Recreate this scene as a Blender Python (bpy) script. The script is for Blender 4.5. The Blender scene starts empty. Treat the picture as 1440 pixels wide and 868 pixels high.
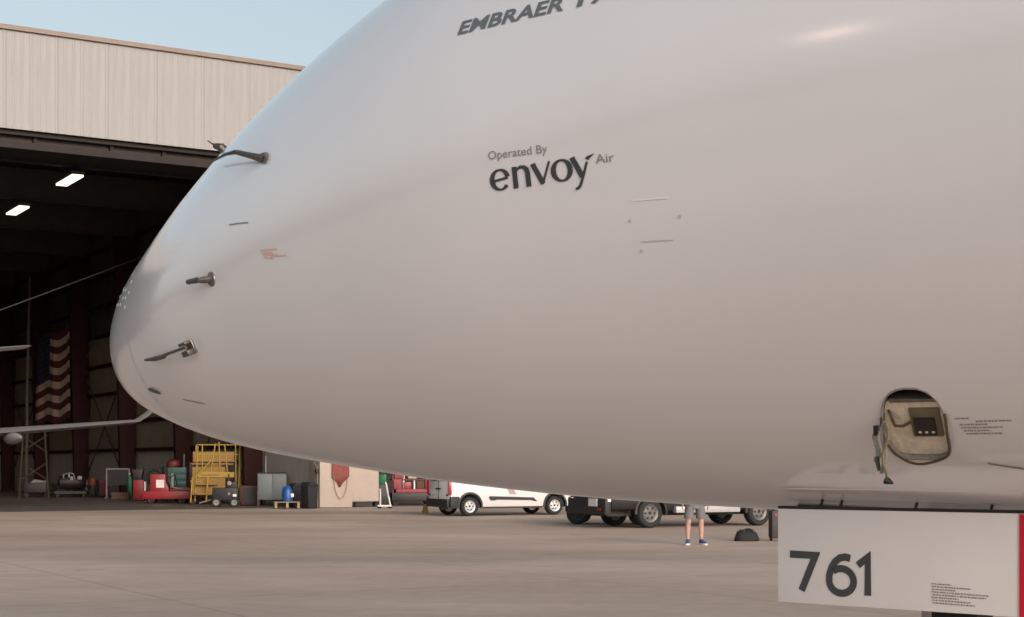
import bpy, bmesh, math, random
from math import sin, cos, pi, radians, sqrt, asin, atan2
from mathutils import Vector, Matrix

random.seed(7)
scene = bpy.context.scene
COL = scene.collection

# ------------------------------------------------------------------ camera, sky, sun, exposure
EYE = 1.6
cam_data = bpy.data.cameras.new("camera")
cam = bpy.data.objects.new("camera", cam_data)
COL.objects.link(cam)
cam.location = (0, 0, EYE)
cam.rotation_euler = (radians(90), 0, 0)
cam_data.lens = 55.0
cam_data.sensor_width = 36.0
cam_data.shift_y = 0.1542
cam_data.clip_start = 0.1
cam_data.clip_end = 6000
scene.camera = cam

SUN_DIR = Vector((0.50, -0.866, 0.0)).normalized()
SUN_ELEV = radians(17.0)
world = bpy.data.worlds.new("World")
scene.world = world
world.use_nodes = True
wn = world.node_tree.nodes
wl = world.node_tree.links
sky = wn.new("ShaderNodeTexSky")
sky.sky_type = 'NISHITA'
sky.sun_disc = False
sky.sun_elevation = SUN_ELEV
sky.sun_rotation = atan2(SUN_DIR.x, SUN_DIR.y)
sky.altitude = 100
sky.air_density = 1.0
sky.dust_density = 5.0
sky.ozone_density = 1.0
bg = wn["Background"]
bg.inputs["Strength"].default_value = 0.13
hsv = wn.new("ShaderNodeHueSaturation")
hsv.inputs["Saturation"].default_value = 0.54
hsv.inputs["Hue"].default_value = 0.474
wl.new(sky.outputs["Color"], hsv.inputs["Color"])
wl.new(hsv.outputs["Color"], bg.inputs["Color"])

sun_data = bpy.data.lights.new("sun", 'SUN')
sun_data.energy = 0.35
sun_data.angle = radians(20)
sun_data.color = (1.0, 0.88, 0.80)
sun = bpy.data.objects.new("sun", sun_data)
COL.objects.link(sun)
sd = Vector((SUN_DIR.x * cos(SUN_ELEV), SUN_DIR.y * cos(SUN_ELEV), sin(SUN_ELEV)))
sun.rotation_euler = (-sd).to_track_quat('-Z', 'Y').to_euler()
sun.location = sd * 60

scene.view_settings.view_transform = 'Standard'
scene.view_settings.look = 'None'
scene.view_settings.exposure = 0.58
scene.view_settings.gamma = 1.0
scene.view_settings.use_curve_mapping = False


# ------------------------------------------------------------------ materials
def mat(name, col, rough=0.6, metal=0.0, var=0.0, scale=3.0, bump=0.0, bscale=40.0, emit=None, estr=0.0,
        coat=0.0, coat_r=0.06, coat_ior=1.5, var2=0.0, scale2=0.4, stretch=None, spec=0.5, rvar=0.0):
    m = bpy.data.materials.new(name)
    m.use_nodes = True
    nt = m.node_tree
    b = nt.nodes["Principled BSDF"]
    b.inputs["Base Color"].default_value = (*col, 1)
    b.inputs["Roughness"].default_value = rough
    b.inputs["Metallic"].default_value = metal
    b.inputs["Specular IOR Level"].default_value = spec
    b.inputs["Coat Weight"].default_value = coat
    b.inputs["Coat Roughness"].default_value = coat_r
    b.inputs["Coat IOR"].default_value = coat_ior
    if emit:
        b.inputs["Emission Color"].default_value = (*emit, 1)
        b.inputs["Emission Strength"].default_value = estr
    if var or bump or var2 or rvar:
        tc = nt.nodes.new("ShaderNodeTexCoord")
        mp = nt.nodes.new("ShaderNodeMapping")
        if stretch:
            mp.inputs["Scale"].default_value = stretch
        nt.links.new(tc.outputs["Object"], mp.inputs["Vector"])
        src = None
        for v, s in ((var, scale), (var2, scale2)):
            if not v:
                continue
            n = nt.nodes.new("ShaderNodeTexNoise")
            n.inputs["Scale"].default_value = s
            n.inputs["Detail"].default_value = 5
            n.inputs["Roughness"].default_value = 0.62
            nt.links.new(mp.outputs["Vector"], n.inputs["Vector"])
            r = nt.nodes.new("ShaderNodeMapRange")
            r.inputs["From Min"].default_value = 0.3
            r.inputs["From Max"].default_value = 0.7
            r.inputs["To Min"].default_value = 1 - v
            r.inputs["To Max"].default_value = 1 + v
            nt.links.new(n.outputs["Fac"], r.inputs["Value"])
            if src is None:
                src = r.outputs["Result"]
            else:
                mu = nt.nodes.new("ShaderNodeMath")
                mu.operation = 'MULTIPLY'
                nt.links.new(src, mu.inputs[0])
                nt.links.new(r.outputs["Result"], mu.inputs[1])
                src = mu.outputs[0]
        if src is not None:
            vm = nt.nodes.new("ShaderNodeVectorMath")
            vm.operation = 'SCALE'
            vm.inputs[0].default_value = col
            nt.links.new(src, vm.inputs["Scale"])
            nt.links.new(vm.outputs["Vector"], b.inputs["Base Color"])
        if rvar:
            n = nt.nodes.new("ShaderNodeTexNoise")
            n.inputs["Scale"].default_value = 2.2
            n.inputs["Detail"].default_value = 6
            nt.links.new(mp.outputs["Vector"], n.inputs["Vector"])
            r = nt.nodes.new("ShaderNodeMapRange")
            r.inputs["From Min"].default_value = 0.3
            r.inputs["From Max"].default_value = 0.7
            r.inputs["To Min"].default_value = max(0.02, rough - rvar)
            r.inputs["To Max"].default_value = rough + rvar
            nt.links.new(n.outputs["Fac"], r.inputs["Value"])
            nt.links.new(r.outputs["Result"], b.inputs["Roughness"])
        if bump:
            n = nt.nodes.new("ShaderNodeTexNoise")
            n.inputs["Scale"].default_value = bscale
            n.inputs["Detail"].default_value = 4
            nt.links.new(mp.outputs["Vector"], n.inputs["Vector"])
            bp = nt.nodes.new("ShaderNodeBump")
            bp.inputs["Strength"].default_value = bump
            bp.inputs["Distance"].default_value = 0.02
            nt.links.new(n.outputs["Fac"], bp.inputs["Height"])
            nt.links.new(bp.outputs["Normal"], b.inputs["Normal"])
    return m


M = {}
M['skin_paint'] = mat('aircraft_white_paint', (0.745, 0.757, 0.785), 0.30, var=0.02, scale=1.3, bump=0.02, bscale=1.1, coat=1.0, coat_r=0.12, coat_ior=1.9)
M['door_paint'] = mat('gear_door_paint', (0.66, 0.645, 0.64), 0.32, var=0.02, scale=4)
M['grey_ink'] = mat('charcoal_marking', (0.045, 0.05, 0.055), 0.4)
M['title_ink'] = mat('slate_marking', (0.13, 0.15, 0.16), 0.4)
M['light_ink'] = mat('grey_marking', (0.24, 0.22, 0.22), 0.5)
M['faint_ink'] = mat('faint_grey_marking', (0.52, 0.49, 0.48), 0.5)
M['pink_ink'] = mat('faded_red_marking', (0.72, 0.42, 0.38), 0.5)
M['pale_ink'] = mat('bright_scuff', (0.85, 0.85, 0.84), 0.35)
M['red_stripe'] = mat('red_warning_paint', (0.55, 0.006, 0.02), 0.35)
M['probe_metal'] = mat('dull_probe_metal', (0.10, 0.095, 0.09), 0.42, metal=0.6, var=0.2, scale=30)
M['probe_base'] = mat('probe_base_metal', (0.20, 0.18, 0.17), 0.4, metal=0.7, var=0.2, scale=40)
M['bay_dark'] = mat('dark_bay_interior', (0.02, 0.016, 0.015), 0.7, var=0.4, scale=15)
M['bay_cream'] = mat('cream_primer', (0.74, 0.68, 0.56), 0.6, var=0.15, scale=22, bump=0.1, var2=0.10, scale2=70)
M['bay_olive'] = mat('olive_primer', (0.15, 0.13, 0.075), 0.55, var=0.15, scale=20)
M['black_plastic'] = mat('black_plastic', (0.012, 0.012, 0.013), 0.4)
M['rubber'] = mat('tyre_rubber', (0.014, 0.014, 0.014), 0.75, var=0.2, scale=20, bump=0.15)
M['cable'] = mat('brown_cable', (0.07, 0.045, 0.03), 0.5)
M['strap'] = mat('pale_webbing', (0.27, 0.25, 0.22), 0.85, var=0.25, scale=60)
M['glass_dark'] = mat('windshield_glass', (0.01, 0.012, 0.014), 0.05)
M['steel'] = mat('gear_steel', (0.45, 0.45, 0.45), 0.35, metal=0.8, var=0.1)
M['pink_lens'] = mat('red_cap_plastic', (0.30, 0.01, 0.02), 0.4)
M['cladding'] = mat('beige_steel_cladding', (0.305, 0.302, 0.296), 0.55, var=0.05, scale=0.5, var2=0.05, scale2=4, stretch=(1, 1, 0.12))
M['trim'] = mat('brown_roof_trim', (0.22, 0.17, 0.14), 0.5, var=0.1)
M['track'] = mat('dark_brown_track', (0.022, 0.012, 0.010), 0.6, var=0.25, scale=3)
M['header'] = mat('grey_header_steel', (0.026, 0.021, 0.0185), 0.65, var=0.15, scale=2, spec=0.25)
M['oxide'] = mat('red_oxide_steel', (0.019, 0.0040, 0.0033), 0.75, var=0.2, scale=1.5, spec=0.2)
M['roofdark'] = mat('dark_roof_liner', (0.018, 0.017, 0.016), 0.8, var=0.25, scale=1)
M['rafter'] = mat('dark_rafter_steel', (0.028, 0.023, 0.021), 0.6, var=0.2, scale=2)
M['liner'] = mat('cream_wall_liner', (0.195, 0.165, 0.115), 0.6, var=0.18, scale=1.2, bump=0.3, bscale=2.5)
M['upper_liner_shade'] = mat('liner_with_painted_shade', (0.045, 0.04, 0.034), 0.7, var=0.2, scale=1.0)  # gloom of the upper interior put into the panel colour
M['wainscot'] = mat('grey_wall_panel', (0.36, 0.335, 0.30), 0.55, var=0.08, scale=1.5)
M['stucco'] = mat('beige_painted_steel', (0.42, 0.355, 0.30), 0.55, var=0.05, scale=1.2, var2=0.04, scale2=8)
M['lamp'] = mat('fluorescent_diffuser', (0.9, 0.88, 0.78), 0.4, emit=(1.0, 0.91, 0.68), estr=1.15)
M['lamp_house'] = mat('lamp_housing', (0.065, 0.065, 0.06), 0.5)
M['white_van'] = mat('white_vehicle_paint', (0.66, 0.65, 0.64), 0.3, coat=0.3, var=0.02)
M['black_car'] = mat('black_vehicle_paint', (0.010, 0.011, 0.013), 0.4, coat=0.12)
M['trimblack'] = mat('black_bumper_plastic', (0.022, 0.022, 0.023), 0.6, var=0.1, scale=10)
M['alloy'] = mat('silver_wheel', (0.55, 0.55, 0.55), 0.35, metal=0.5, var=0.08)
M['hubgrey'] = mat('dull_wheel', (0.14, 0.135, 0.13), 0.45, metal=0.4)
M['taillight'] = mat('tail_light_plastic', (0.40, 0.012, 0.02), 0.3)
M['plate'] = mat('number_plate', (0.72, 0.72, 0.68), 0.4)
M['amber'] = mat('clear_marker_lens', (0.85, 0.83, 0.78), 0.2)
M['silver'] = mat('silver_running_board', (0.45, 0.45, 0.45), 0.4, metal=0.25, var=0.05)
M['winglass'] = mat('vehicle_glass', (0.02, 0.024, 0.026), 0.06)
M['taupe_band'] = mat('taupe_body_band', (0.38, 0.29, 0.26), 0.35)
M['skin'] = mat('skin', (0.50, 0.29, 0.225), 0.6, var=0.06, scale=12)
M['shorts'] = mat('grey_shorts_cloth', (0.17, 0.165, 0.17), 0.85, var=0.1, scale=20, bump=0.3)
M['shirt'] = mat('pale_grey_shirt_cloth', (0.5, 0.5, 0.52), 0.85, var=0.06, scale=20, bump=0.3)
M['hair'] = mat('brown_hair', (0.05, 0.03, 0.018), 0.6)
M['shoe'] = mat('blue_shoe', (0.04, 0.07, 0.22), 0.6, var=0.15, scale=30)
M['sole'] = mat('white_sole', (0.75, 0.75, 0.75), 0.6)
M['bagblack'] = mat('black_bag_cloth', (0.014, 0.014, 0.016), 0.8, var=0.2, scale=14, bump=0.4)
M['casegrey'] = mat('charcoal_case', (0.035, 0.03, 0.03), 0.6, var=0.15, scale=10)
M['red'] = mat('red_equipment_paint', (0.25, 0.009, 0.018), 0.4, var=0.1, scale=3)
M['darkred'] = mat('dark_red_paint', (0.10, 0.008, 0.012), 0.55, var=0.2, scale=4)
M['pinkred'] = mat('faded_red_paint', (0.26, 0.04, 0.055), 0.6, var=0.2, scale=4)
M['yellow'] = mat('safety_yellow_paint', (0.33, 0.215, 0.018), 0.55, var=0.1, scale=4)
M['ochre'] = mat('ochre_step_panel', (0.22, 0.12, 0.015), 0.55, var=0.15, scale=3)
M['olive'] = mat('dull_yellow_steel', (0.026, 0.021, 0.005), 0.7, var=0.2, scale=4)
M['green'] = mat('green_paint', (0.012, 0.15, 0.055), 0.45, var=0.1, scale=4)
M['teal'] = mat('teal_paint', (0.02, 0.09, 0.075), 0.5, var=0.15, scale=4)
M['blue'] = mat('blue_plastic', (0.012, 0.075, 0.26), 0.4, var=0.08)
M['greycab'] = mat('blue_grey_cabinet', (0.115, 0.135, 0.14), 0.5, var=0.1, scale=3)
M['wood'] = mat('pale_pallet_wood', (0.30, 0.22, 0.13), 0.75, var=0.2, scale=6)
M['brown'] = mat('brown_crate_wood', (0.07, 0.035, 0.015), 0.7, var=0.2, scale=6)
M['orange'] = mat('orange_plastic', (0.14, 0.025, 0.008), 0.6)
M['whitep'] = mat('white_painted_steel', (0.72, 0.71, 0.68), 0.5, var=0.06)
M['greysteel'] = mat('grey_pole_steel', (0.20, 0.195, 0.19), 0.5, var=0.1)
M['dark'] = mat('oily_black_metal', (0.018, 0.018, 0.018), 0.5, metal=0.3, var=0.3, scale=9)
M['redcloth'] = mat('faded_red_cloth', (0.20, 0.055, 0.045), 0.8, var=0.15, scale=5, bump=0.3)
M['rope'] = mat('tan_rope', (0.36, 0.25, 0.17), 0.9)
M['flag_red'] = mat('flag_red', (0.11, 0.015, 0.013), 0.85, var=0.08)
M['flag_white'] = mat('flag_white', (0.62, 0.49, 0.42), 0.85, var=0.05)
M['flag_star'] = mat('flag_star', (0.09, 0.09, 0.10), 0.85)
M['flag_blue'] = mat('flag_blue', (0.010, 0.012, 0.035), 0.85)
M['jetgrey'] = mat('jet_grey_paint', (0.36, 0.35, 0.345), 0.35, var=0.04)


def ground_material():
    m = bpy.data.materials.new('worn_concrete')
    m.use_nodes = True
    nt = m.node_tree
    N, L = nt.nodes, nt.links
    b = N["Principled BSDF"]
    b.inputs["Roughness"].default_value = 0.72
    b.inputs["Specular IOR Level"].default_value = 0.3
    tc = N.new("ShaderNodeTexCoord")

    def noise(sc, det, stretch=(1, 1, 1), rot=0):
        mp = N.new("ShaderNodeMapping")
        mp.inputs["Scale"].default_value = stretch
        mp.inputs["Rotation"].default_value = (0, 0, rot)
        L.new(tc.outputs["Object"], mp.inputs["Vector"])
        n = N.new("ShaderNodeTexNoise")
        n.inputs["Scale"].default_value = sc
        n.inputs["Detail"].default_value = det
        n.inputs["Roughness"].default_value = 0.6
        L.new(mp.outputs["Vector"], n.inputs["Vector"])
        return n.outputs["Fac"]

    def ramp(f, stops):
        r = N.new("ShaderNodeValToRGB")
        els = r.color_ramp.elements
        els[0].position, els[0].color = stops[0][0], (*stops[0][1], 1)
        els[1].position, els[1].color = stops[-1][0], (*stops[-1][1], 1)
        for p, c in stops[1:-1]:
            e = els.new(p)
            e.color = (*c, 1)
        L.new(f, r.inputs["Fac"])
        return r.outputs["Color"]

    def mix(kind, fac, a, c):
        x = N.new("ShaderNodeMix")
        x.data_type = 'RGBA'
        x.blend_type = kind
        if isinstance(fac, float):
            x.inputs["Factor"].default_value = fac
        else:
            L.new(fac, x.inputs["Factor"])
        L.new(a, x.inputs[6])
        if isinstance(c, tuple):
            x.inputs[7].default_value = (*c, 1)
        else:
            L.new(c, x.inputs[7])
        return x.outputs[2]

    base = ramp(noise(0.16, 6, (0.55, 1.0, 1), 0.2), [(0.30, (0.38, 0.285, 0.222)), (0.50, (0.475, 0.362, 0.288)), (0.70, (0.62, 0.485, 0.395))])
    stain = ramp(noise(0.07, 5, (0.45, 1.5, 1), -0.15), [(0.48, (1, 1, 1)), (0.62, (0.80, 0.86, 0.90)), (0.75, (0.70, 0.75, 0.78))])
    c = mix('MULTIPLY', 0.85, base, stain)
    fine = ramp(noise(3.0, 5), [(0.3, (0.88, 0.88, 0.88)), (0.7, (1.1, 1.1, 1.1))])
    c = mix('MULTIPLY', 0.6, c, fine)
    # oil drips: sparse darker blots
    blot = ramp(noise(0.55, 3), [(0.66, (0, 0, 0)), (0.75, (1, 1, 1))])
    c = mix('MIX', 0.0, c, (0.2, 0.15, 0.12))
    mx = N.new("ShaderNodeMix")
    mx.data_type = 'RGBA'
    mx.blend_type = 'MULTIPLY'
    L.new(blot, mx.inputs["Factor"])
    L.new(c, mx.inputs[6])
    mx.inputs[7].default_value = (0.70, 0.68, 0.67, 1)
    c = mx.outputs[2]
    # filled slab joints
    mp = N.new("ShaderNodeMapping")
    mp.inputs["Rotation"].default_value = (0, 0, -0.5388)
    L.new(tc.outputs["Object"], mp.inputs["Vector"])
    br = N.new("ShaderNodeTexBrick")
    br.offset = 0.0
    br.inputs["Scale"].default_value = 1.0
    br.inputs["Brick Width"].default_value = 6.1
    br.inputs["Row Height"].default_value = 6.1
    br.inputs["Mortar Size"].default_value = 0.03
    br.inputs["Mortar Smooth"].default_value = 0.4
    br.inputs["Color1"].default_value = (1, 1, 1, 1)
    br.inputs["Color2"].default_value = (0.95, 0.95, 0.955, 1)
    br.inputs["Mortar"].default_value = (0.74, 0.73, 0.72, 1)
    L.new(mp.outputs["Vector"], br.inputs["Vector"])
    c = mix('MULTIPLY', 0.8, c, br.outputs["Color"])
    L.new(c, b.inputs["Base Color"])
    bp = N.new("ShaderNodeBump")
    bp.inputs["Strength"].default_value = 0.25
    bp.inputs["Distance"].default_value = 0.01
    L.new(noise(25, 3), bp.inputs["Height"])
    L.new(bp.outputs["Normal"], b.inputs["Normal"])
    return m


M['concrete'] = ground_material()
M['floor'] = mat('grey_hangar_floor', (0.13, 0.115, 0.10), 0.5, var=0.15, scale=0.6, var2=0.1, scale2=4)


# ------------------------------------------------------------------ mesh helpers
class MB:
    def __init__(self):
        self.v = []
        self.f = []

    def add(self, vs, fs):
        o = len(self.v)
        self.v += [tuple(p) for p in vs]
        self.f += [tuple(i + o for i in f) for f in fs]
        return self

    def box(self, c, s, rz=0.0, ry=0.0, rx=0.0):
        R = Matrix.Rotation(rz, 3, 'Z') @ Matrix.Rotation(ry, 3, 'Y') @ Matrix.Rotation(rx, 3, 'X')
        vs = []
        for dz in (-.5, .5):
            for dx, dy in ((-.5, -.5), (.5, -.5), (.5, .5), (-.5, .5)):
                vs.append(Vector(c) + R @ Vector((dx * s[0], dy * s[1], dz * s[2])))
        return self.add(vs, [(3, 2, 1, 0), (4, 5, 6, 7), (0, 1, 5, 4), (1, 2, 6, 5), (2, 3, 7, 6), (3, 0, 4, 7)])

    def tube(self, pts, r, n=8, cap=True):
        pts = [Vector(p) for p in pts]
        rs = r if isinstance(r, (list, tuple)) else [r] * len(pts)
        rings = []
        prev = None
        for i, p in enumerate(pts):
            t = (pts[min(i + 1, len(pts) - 1)] - pts[max(i - 1, 0)]).normalized()
            a = Vector((0, 0, 1)) if abs(t.z) < 0.9 else Vector((1, 0, 0))
            if prev is not None:
                a = prev
            x = (a - t * a.dot(t)).normalized()
            prev = x
            y = t.cross(x)
            rings.append([p + (x * cos(2 * pi * k / n) + y * sin(2 * pi * k / n)) * rs[i] for k in range(n)])
        vs = [q for rg in rings for q in rg]
        fs = []
        for i in range(len(pts) - 1):
            for k in range(n):
                k2 = (k + 1) % n
                fs.append((i * n + k, i * n + k2, (i + 1) * n + k2, (i + 1) * n + k))
        if cap:
            fs.append(tuple(range(n - 1, -1, -1)))
            o = (len(pts) - 1) * n
            fs.append(tuple(o + k for k in range(n)))
        return self.add(vs, fs)

    def lathe(self, prof, axis='Z', c=(0, 0, 0), n=24, rz=0.0, caps=True):
        """prof: list of (radius, height)"""
        vs = []
        for r, h in prof:
            for k in range(n):
                a = 2 * pi * k / n
                x, y, z = r * cos(a), r * sin(a), h
                if axis == 'Y':
                    x, y, z = x, z, -y
                elif axis == 'X':
                    x, y, z = z, x, y
                q = Matrix.Rotation(rz, 3, 'Z') @ Vector((x, y, z))
                vs.append(q + Vector(c))
        fs = []
        for i in range(len(prof) - 1):
            for k in range(n):
                k2 = (k + 1) % n
                fs.append((i * n + k, i * n + k2, (i + 1) * n + k2, (i + 1) * n + k))
        if caps:
            fs.append(tuple(range(n - 1, -1, -1)))
            o = (len(prof) - 1) * n
            fs.append(tuple(o + k for k in range(n)))
        return self.add(vs, fs)

    def prism(self, poly, d0, d1, plane='XZ'):
        """poly in 2D, extruded d0..d1 along the third axis"""
        n = len(poly)

        def P(a, b, d):
            return {'XZ': (a, d, b), 'YZ': (d, a, b), 'XY': (a, b, d)}[plane]
        vs = [P(a, b, d0) for a, b in poly] + [P(a, b, d1) for a, b in poly]
        fs = [tuple(range(n - 1, -1, -1)), tuple(range(n, 2 * n))]
        for k in range(n):
            k2 = (k + 1) % n
            fs.append((k, k2, n + k2, n + k))
        return self.add(vs, fs)

    def loft(self, rings, closed=True, caps=True):
        n = len(rings[0])
        vs = [p for r in rings for p in r]
        fs = []
        for i in range(len(rings) - 1):
            for k in range(n if closed else n - 1):
                k2 = (k + 1) % n
                fs.append((i * n + k, i * n + k2, (i + 1) * n + k2, (i + 1) * n + k))
        if caps and closed:
            fs.append(tuple(range(n - 1, -1, -1)))
            o = (len(rings) - 1) * n
            fs.append(tuple(o + k for k in range(n)))
        return self.add(vs, fs)

    def mesh(self, name, m, smooth=False, bevel=0.0, angle=35):
        bm = bmesh.new()
        vv = [bm.verts.new(p) for p in self.v]
        for f in self.f:
            try:
                bm.faces.new([vv[i] for i in f])
            except ValueError:
                pass
        bmesh.ops.recalc_face_normals(bm, faces=bm.faces[:])
        if bevel:
            es = [e for e in bm.edges if len(e.link_faces) == 2 and e.calc_face_angle(0) > radians(30)]
            bmesh.ops.bevel(bm, geom=es, offset=bevel, segments=2, profile=0.6, affect='EDGES', clamp_overlap=True)
        me = bpy.data.meshes.new(name)
        bm.to_mesh(me)
        bm.free()
        if m is not None:
            me.materials.append(M[m] if isinstance(m, str) else m)
        if smooth or bevel:
            for p in me.polygons:
                p.use_smooth = True
            me.set_sharp_from_angle(angle=radians(angle))
        return me

    def build(self, name, m, parent=None, smooth=False, bevel=0.0, angle=35):
        me = self.mesh(name, m, smooth, bevel, angle)
        return link(name, me, parent)


def link(name, me, parent=None):
    o = bpy.data.objects.new(name, me)
    COL.objects.link(o)
    if parent is not None:
        o.parent = parent
    return o


def tag(o, label, cat, group=None):
    o['label'] = label
    o['category'] = cat
    if group:
        o['group'] = group
    return o


def thing(name, label, cat, loc=(0, 0, 0), rz=0.0, group=None):
    o = bpy.data.objects.new(name, None)
    o.empty_display_size = 0.2
    COL.objects.link(o)
    o.location = loc
    o.rotation_euler = (0, 0, rz)
    return tag(o, label, cat, group)


def structure(o):
    o['kind'] = 'structure'
    return o


def evaluated_mesh(o, name):
    dg = bpy.context.evaluated_depsgraph_get()
    dg.update()
    me = bpy.data.meshes.new_from_object(o.evaluated_get(dg))
    me.name = name
    return me


def cut(o, cutters):
    """subtract closed meshes from o and keep the result as plain geometry"""
    for c in cutters:
        md = o.modifiers.new('b', 'BOOLEAN')
        md.operation = 'DIFFERENCE'
        md.solver = 'EXACT'
        md.object = c
    me = evaluated_mesh(o, o.data.name)
    o.modifiers.clear()
    o.data = me
    for c in cutters:
        bpy.data.objects.remove(c, do_unlink=True)
    for p in o.data.polygons:
        p.use_smooth = True
    o.data.set_sharp_from_angle(angle=radians(32))
    return o


def text_mesh(s, bold=0.0):
    cu = bpy.data.curves.new('t', 'FONT')
    cu.body = s
    cu.size = 1.0
    cu.offset = bold
    cu.resolution_u = 4
    ob = bpy.data.objects.new('t', cu)
    COL.objects.link(ob)
    me = evaluated_mesh(ob, 'lettering')
    vs = [tuple(v.co) for v in me.vertices]
    fs = [tuple(p.vertices) for p in me.polygons]
    bpy.data.objects.remove(ob, do_unlink=True)
    bpy.data.curves.remove(cu)
    bpy.data.meshes.remove(me)
    return vs, fs


def stroke(pts, widths):
    """variable-width pen stroke: returns a strip of quads in 2D"""
    n = len(pts)
    if not isinstance(widths, (list, tuple)):
        widths = [widths] * n
    P = [Vector((a, b)) for a, b in pts]
    L, R = [], []
    for i in range(n):
        if i == 0:
            d = (P[1] - P[0]).normalized()
            k = 1.0
        elif i == n - 1:
            d = (P[-1] - P[-2]).normalized()
            k = 1.0
        else:
            d1 = (P[i] - P[i - 1]).normalized()
            d2 = (P[i + 1] - P[i]).normalized()
            d = (d1 + d2).normalized()
            k = 1.0 / max(0.5, d.dot(d1))
        nn = Vector((-d.y, d.x)) * (widths[i] * 0.5 * k)
        L.append(P[i] + nn)
        R.append(P[i] - nn)
    vs = L + R
    fs = [(i, n + i, n + i + 1, i + 1) for i in range(n - 1)]
    return [(p.x, p.y) for p in vs], fs


def arc(cx, cy, rx, ry, a0, a1, n=20):
    return [(cx + rx * cos(radians(a0 + (a1 - a0) * i / n)), cy + ry * sin(radians(a0 + (a1 - a0) * i / n))) for i in range(n + 1)]


def pchip(x, X, Y):
    n = len(X)
    h = [X[i + 1] - X[i] for i in range(n - 1)]
    d = [(Y[i + 1] - Y[i]) / h[i] for i in range(n - 1)]
    m = [0.0] * n
    m[0] = d[0]
    for i in range(1, n - 1):
        if d[i - 1] * d[i] > 0:
            a, b = 2 * h[i] + h[i - 1], h[i] + 2 * h[i - 1]
            m[i] = (a + b) / (a / d[i - 1] + b / d[i])
    i = 0
    while i < n - 2 and x > X[i + 1]:
        i += 1
    t = min(1.0, (x - X[i]) / h[i])
    return (2*t**3 - 3*t**2 + 1)*Y[i] + (t**3 - 2*t**2 + t)*h[i]*m[i] + (-2*t**3 + 3*t**2)*Y[i+1] + (t**3 - t**2)*h[i]*m[i+1]


# ------------------------------------------------------------------ the ground
mb = MB().add([(-3000, -3000, 0), (3000, -3000, 0), (3000, 3000, 0), (-3000, 3000, 0)], [(0, 1, 2, 3)])
apron = structure(mb.build('apron', 'concrete'))

# ------------------------------------------------------------------ hangar frame of reference
JX, JY = -7.64, 60.7
FA = atan2(0.513, 0.858)


def HW(t, s, z=0.0):
    """hangar axes (t along the front, s inwards) to world"""
    return (JX + cos(FA) * t - sin(FA) * s, JY + sin(FA) * t + cos(FA) * s, z)


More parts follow.
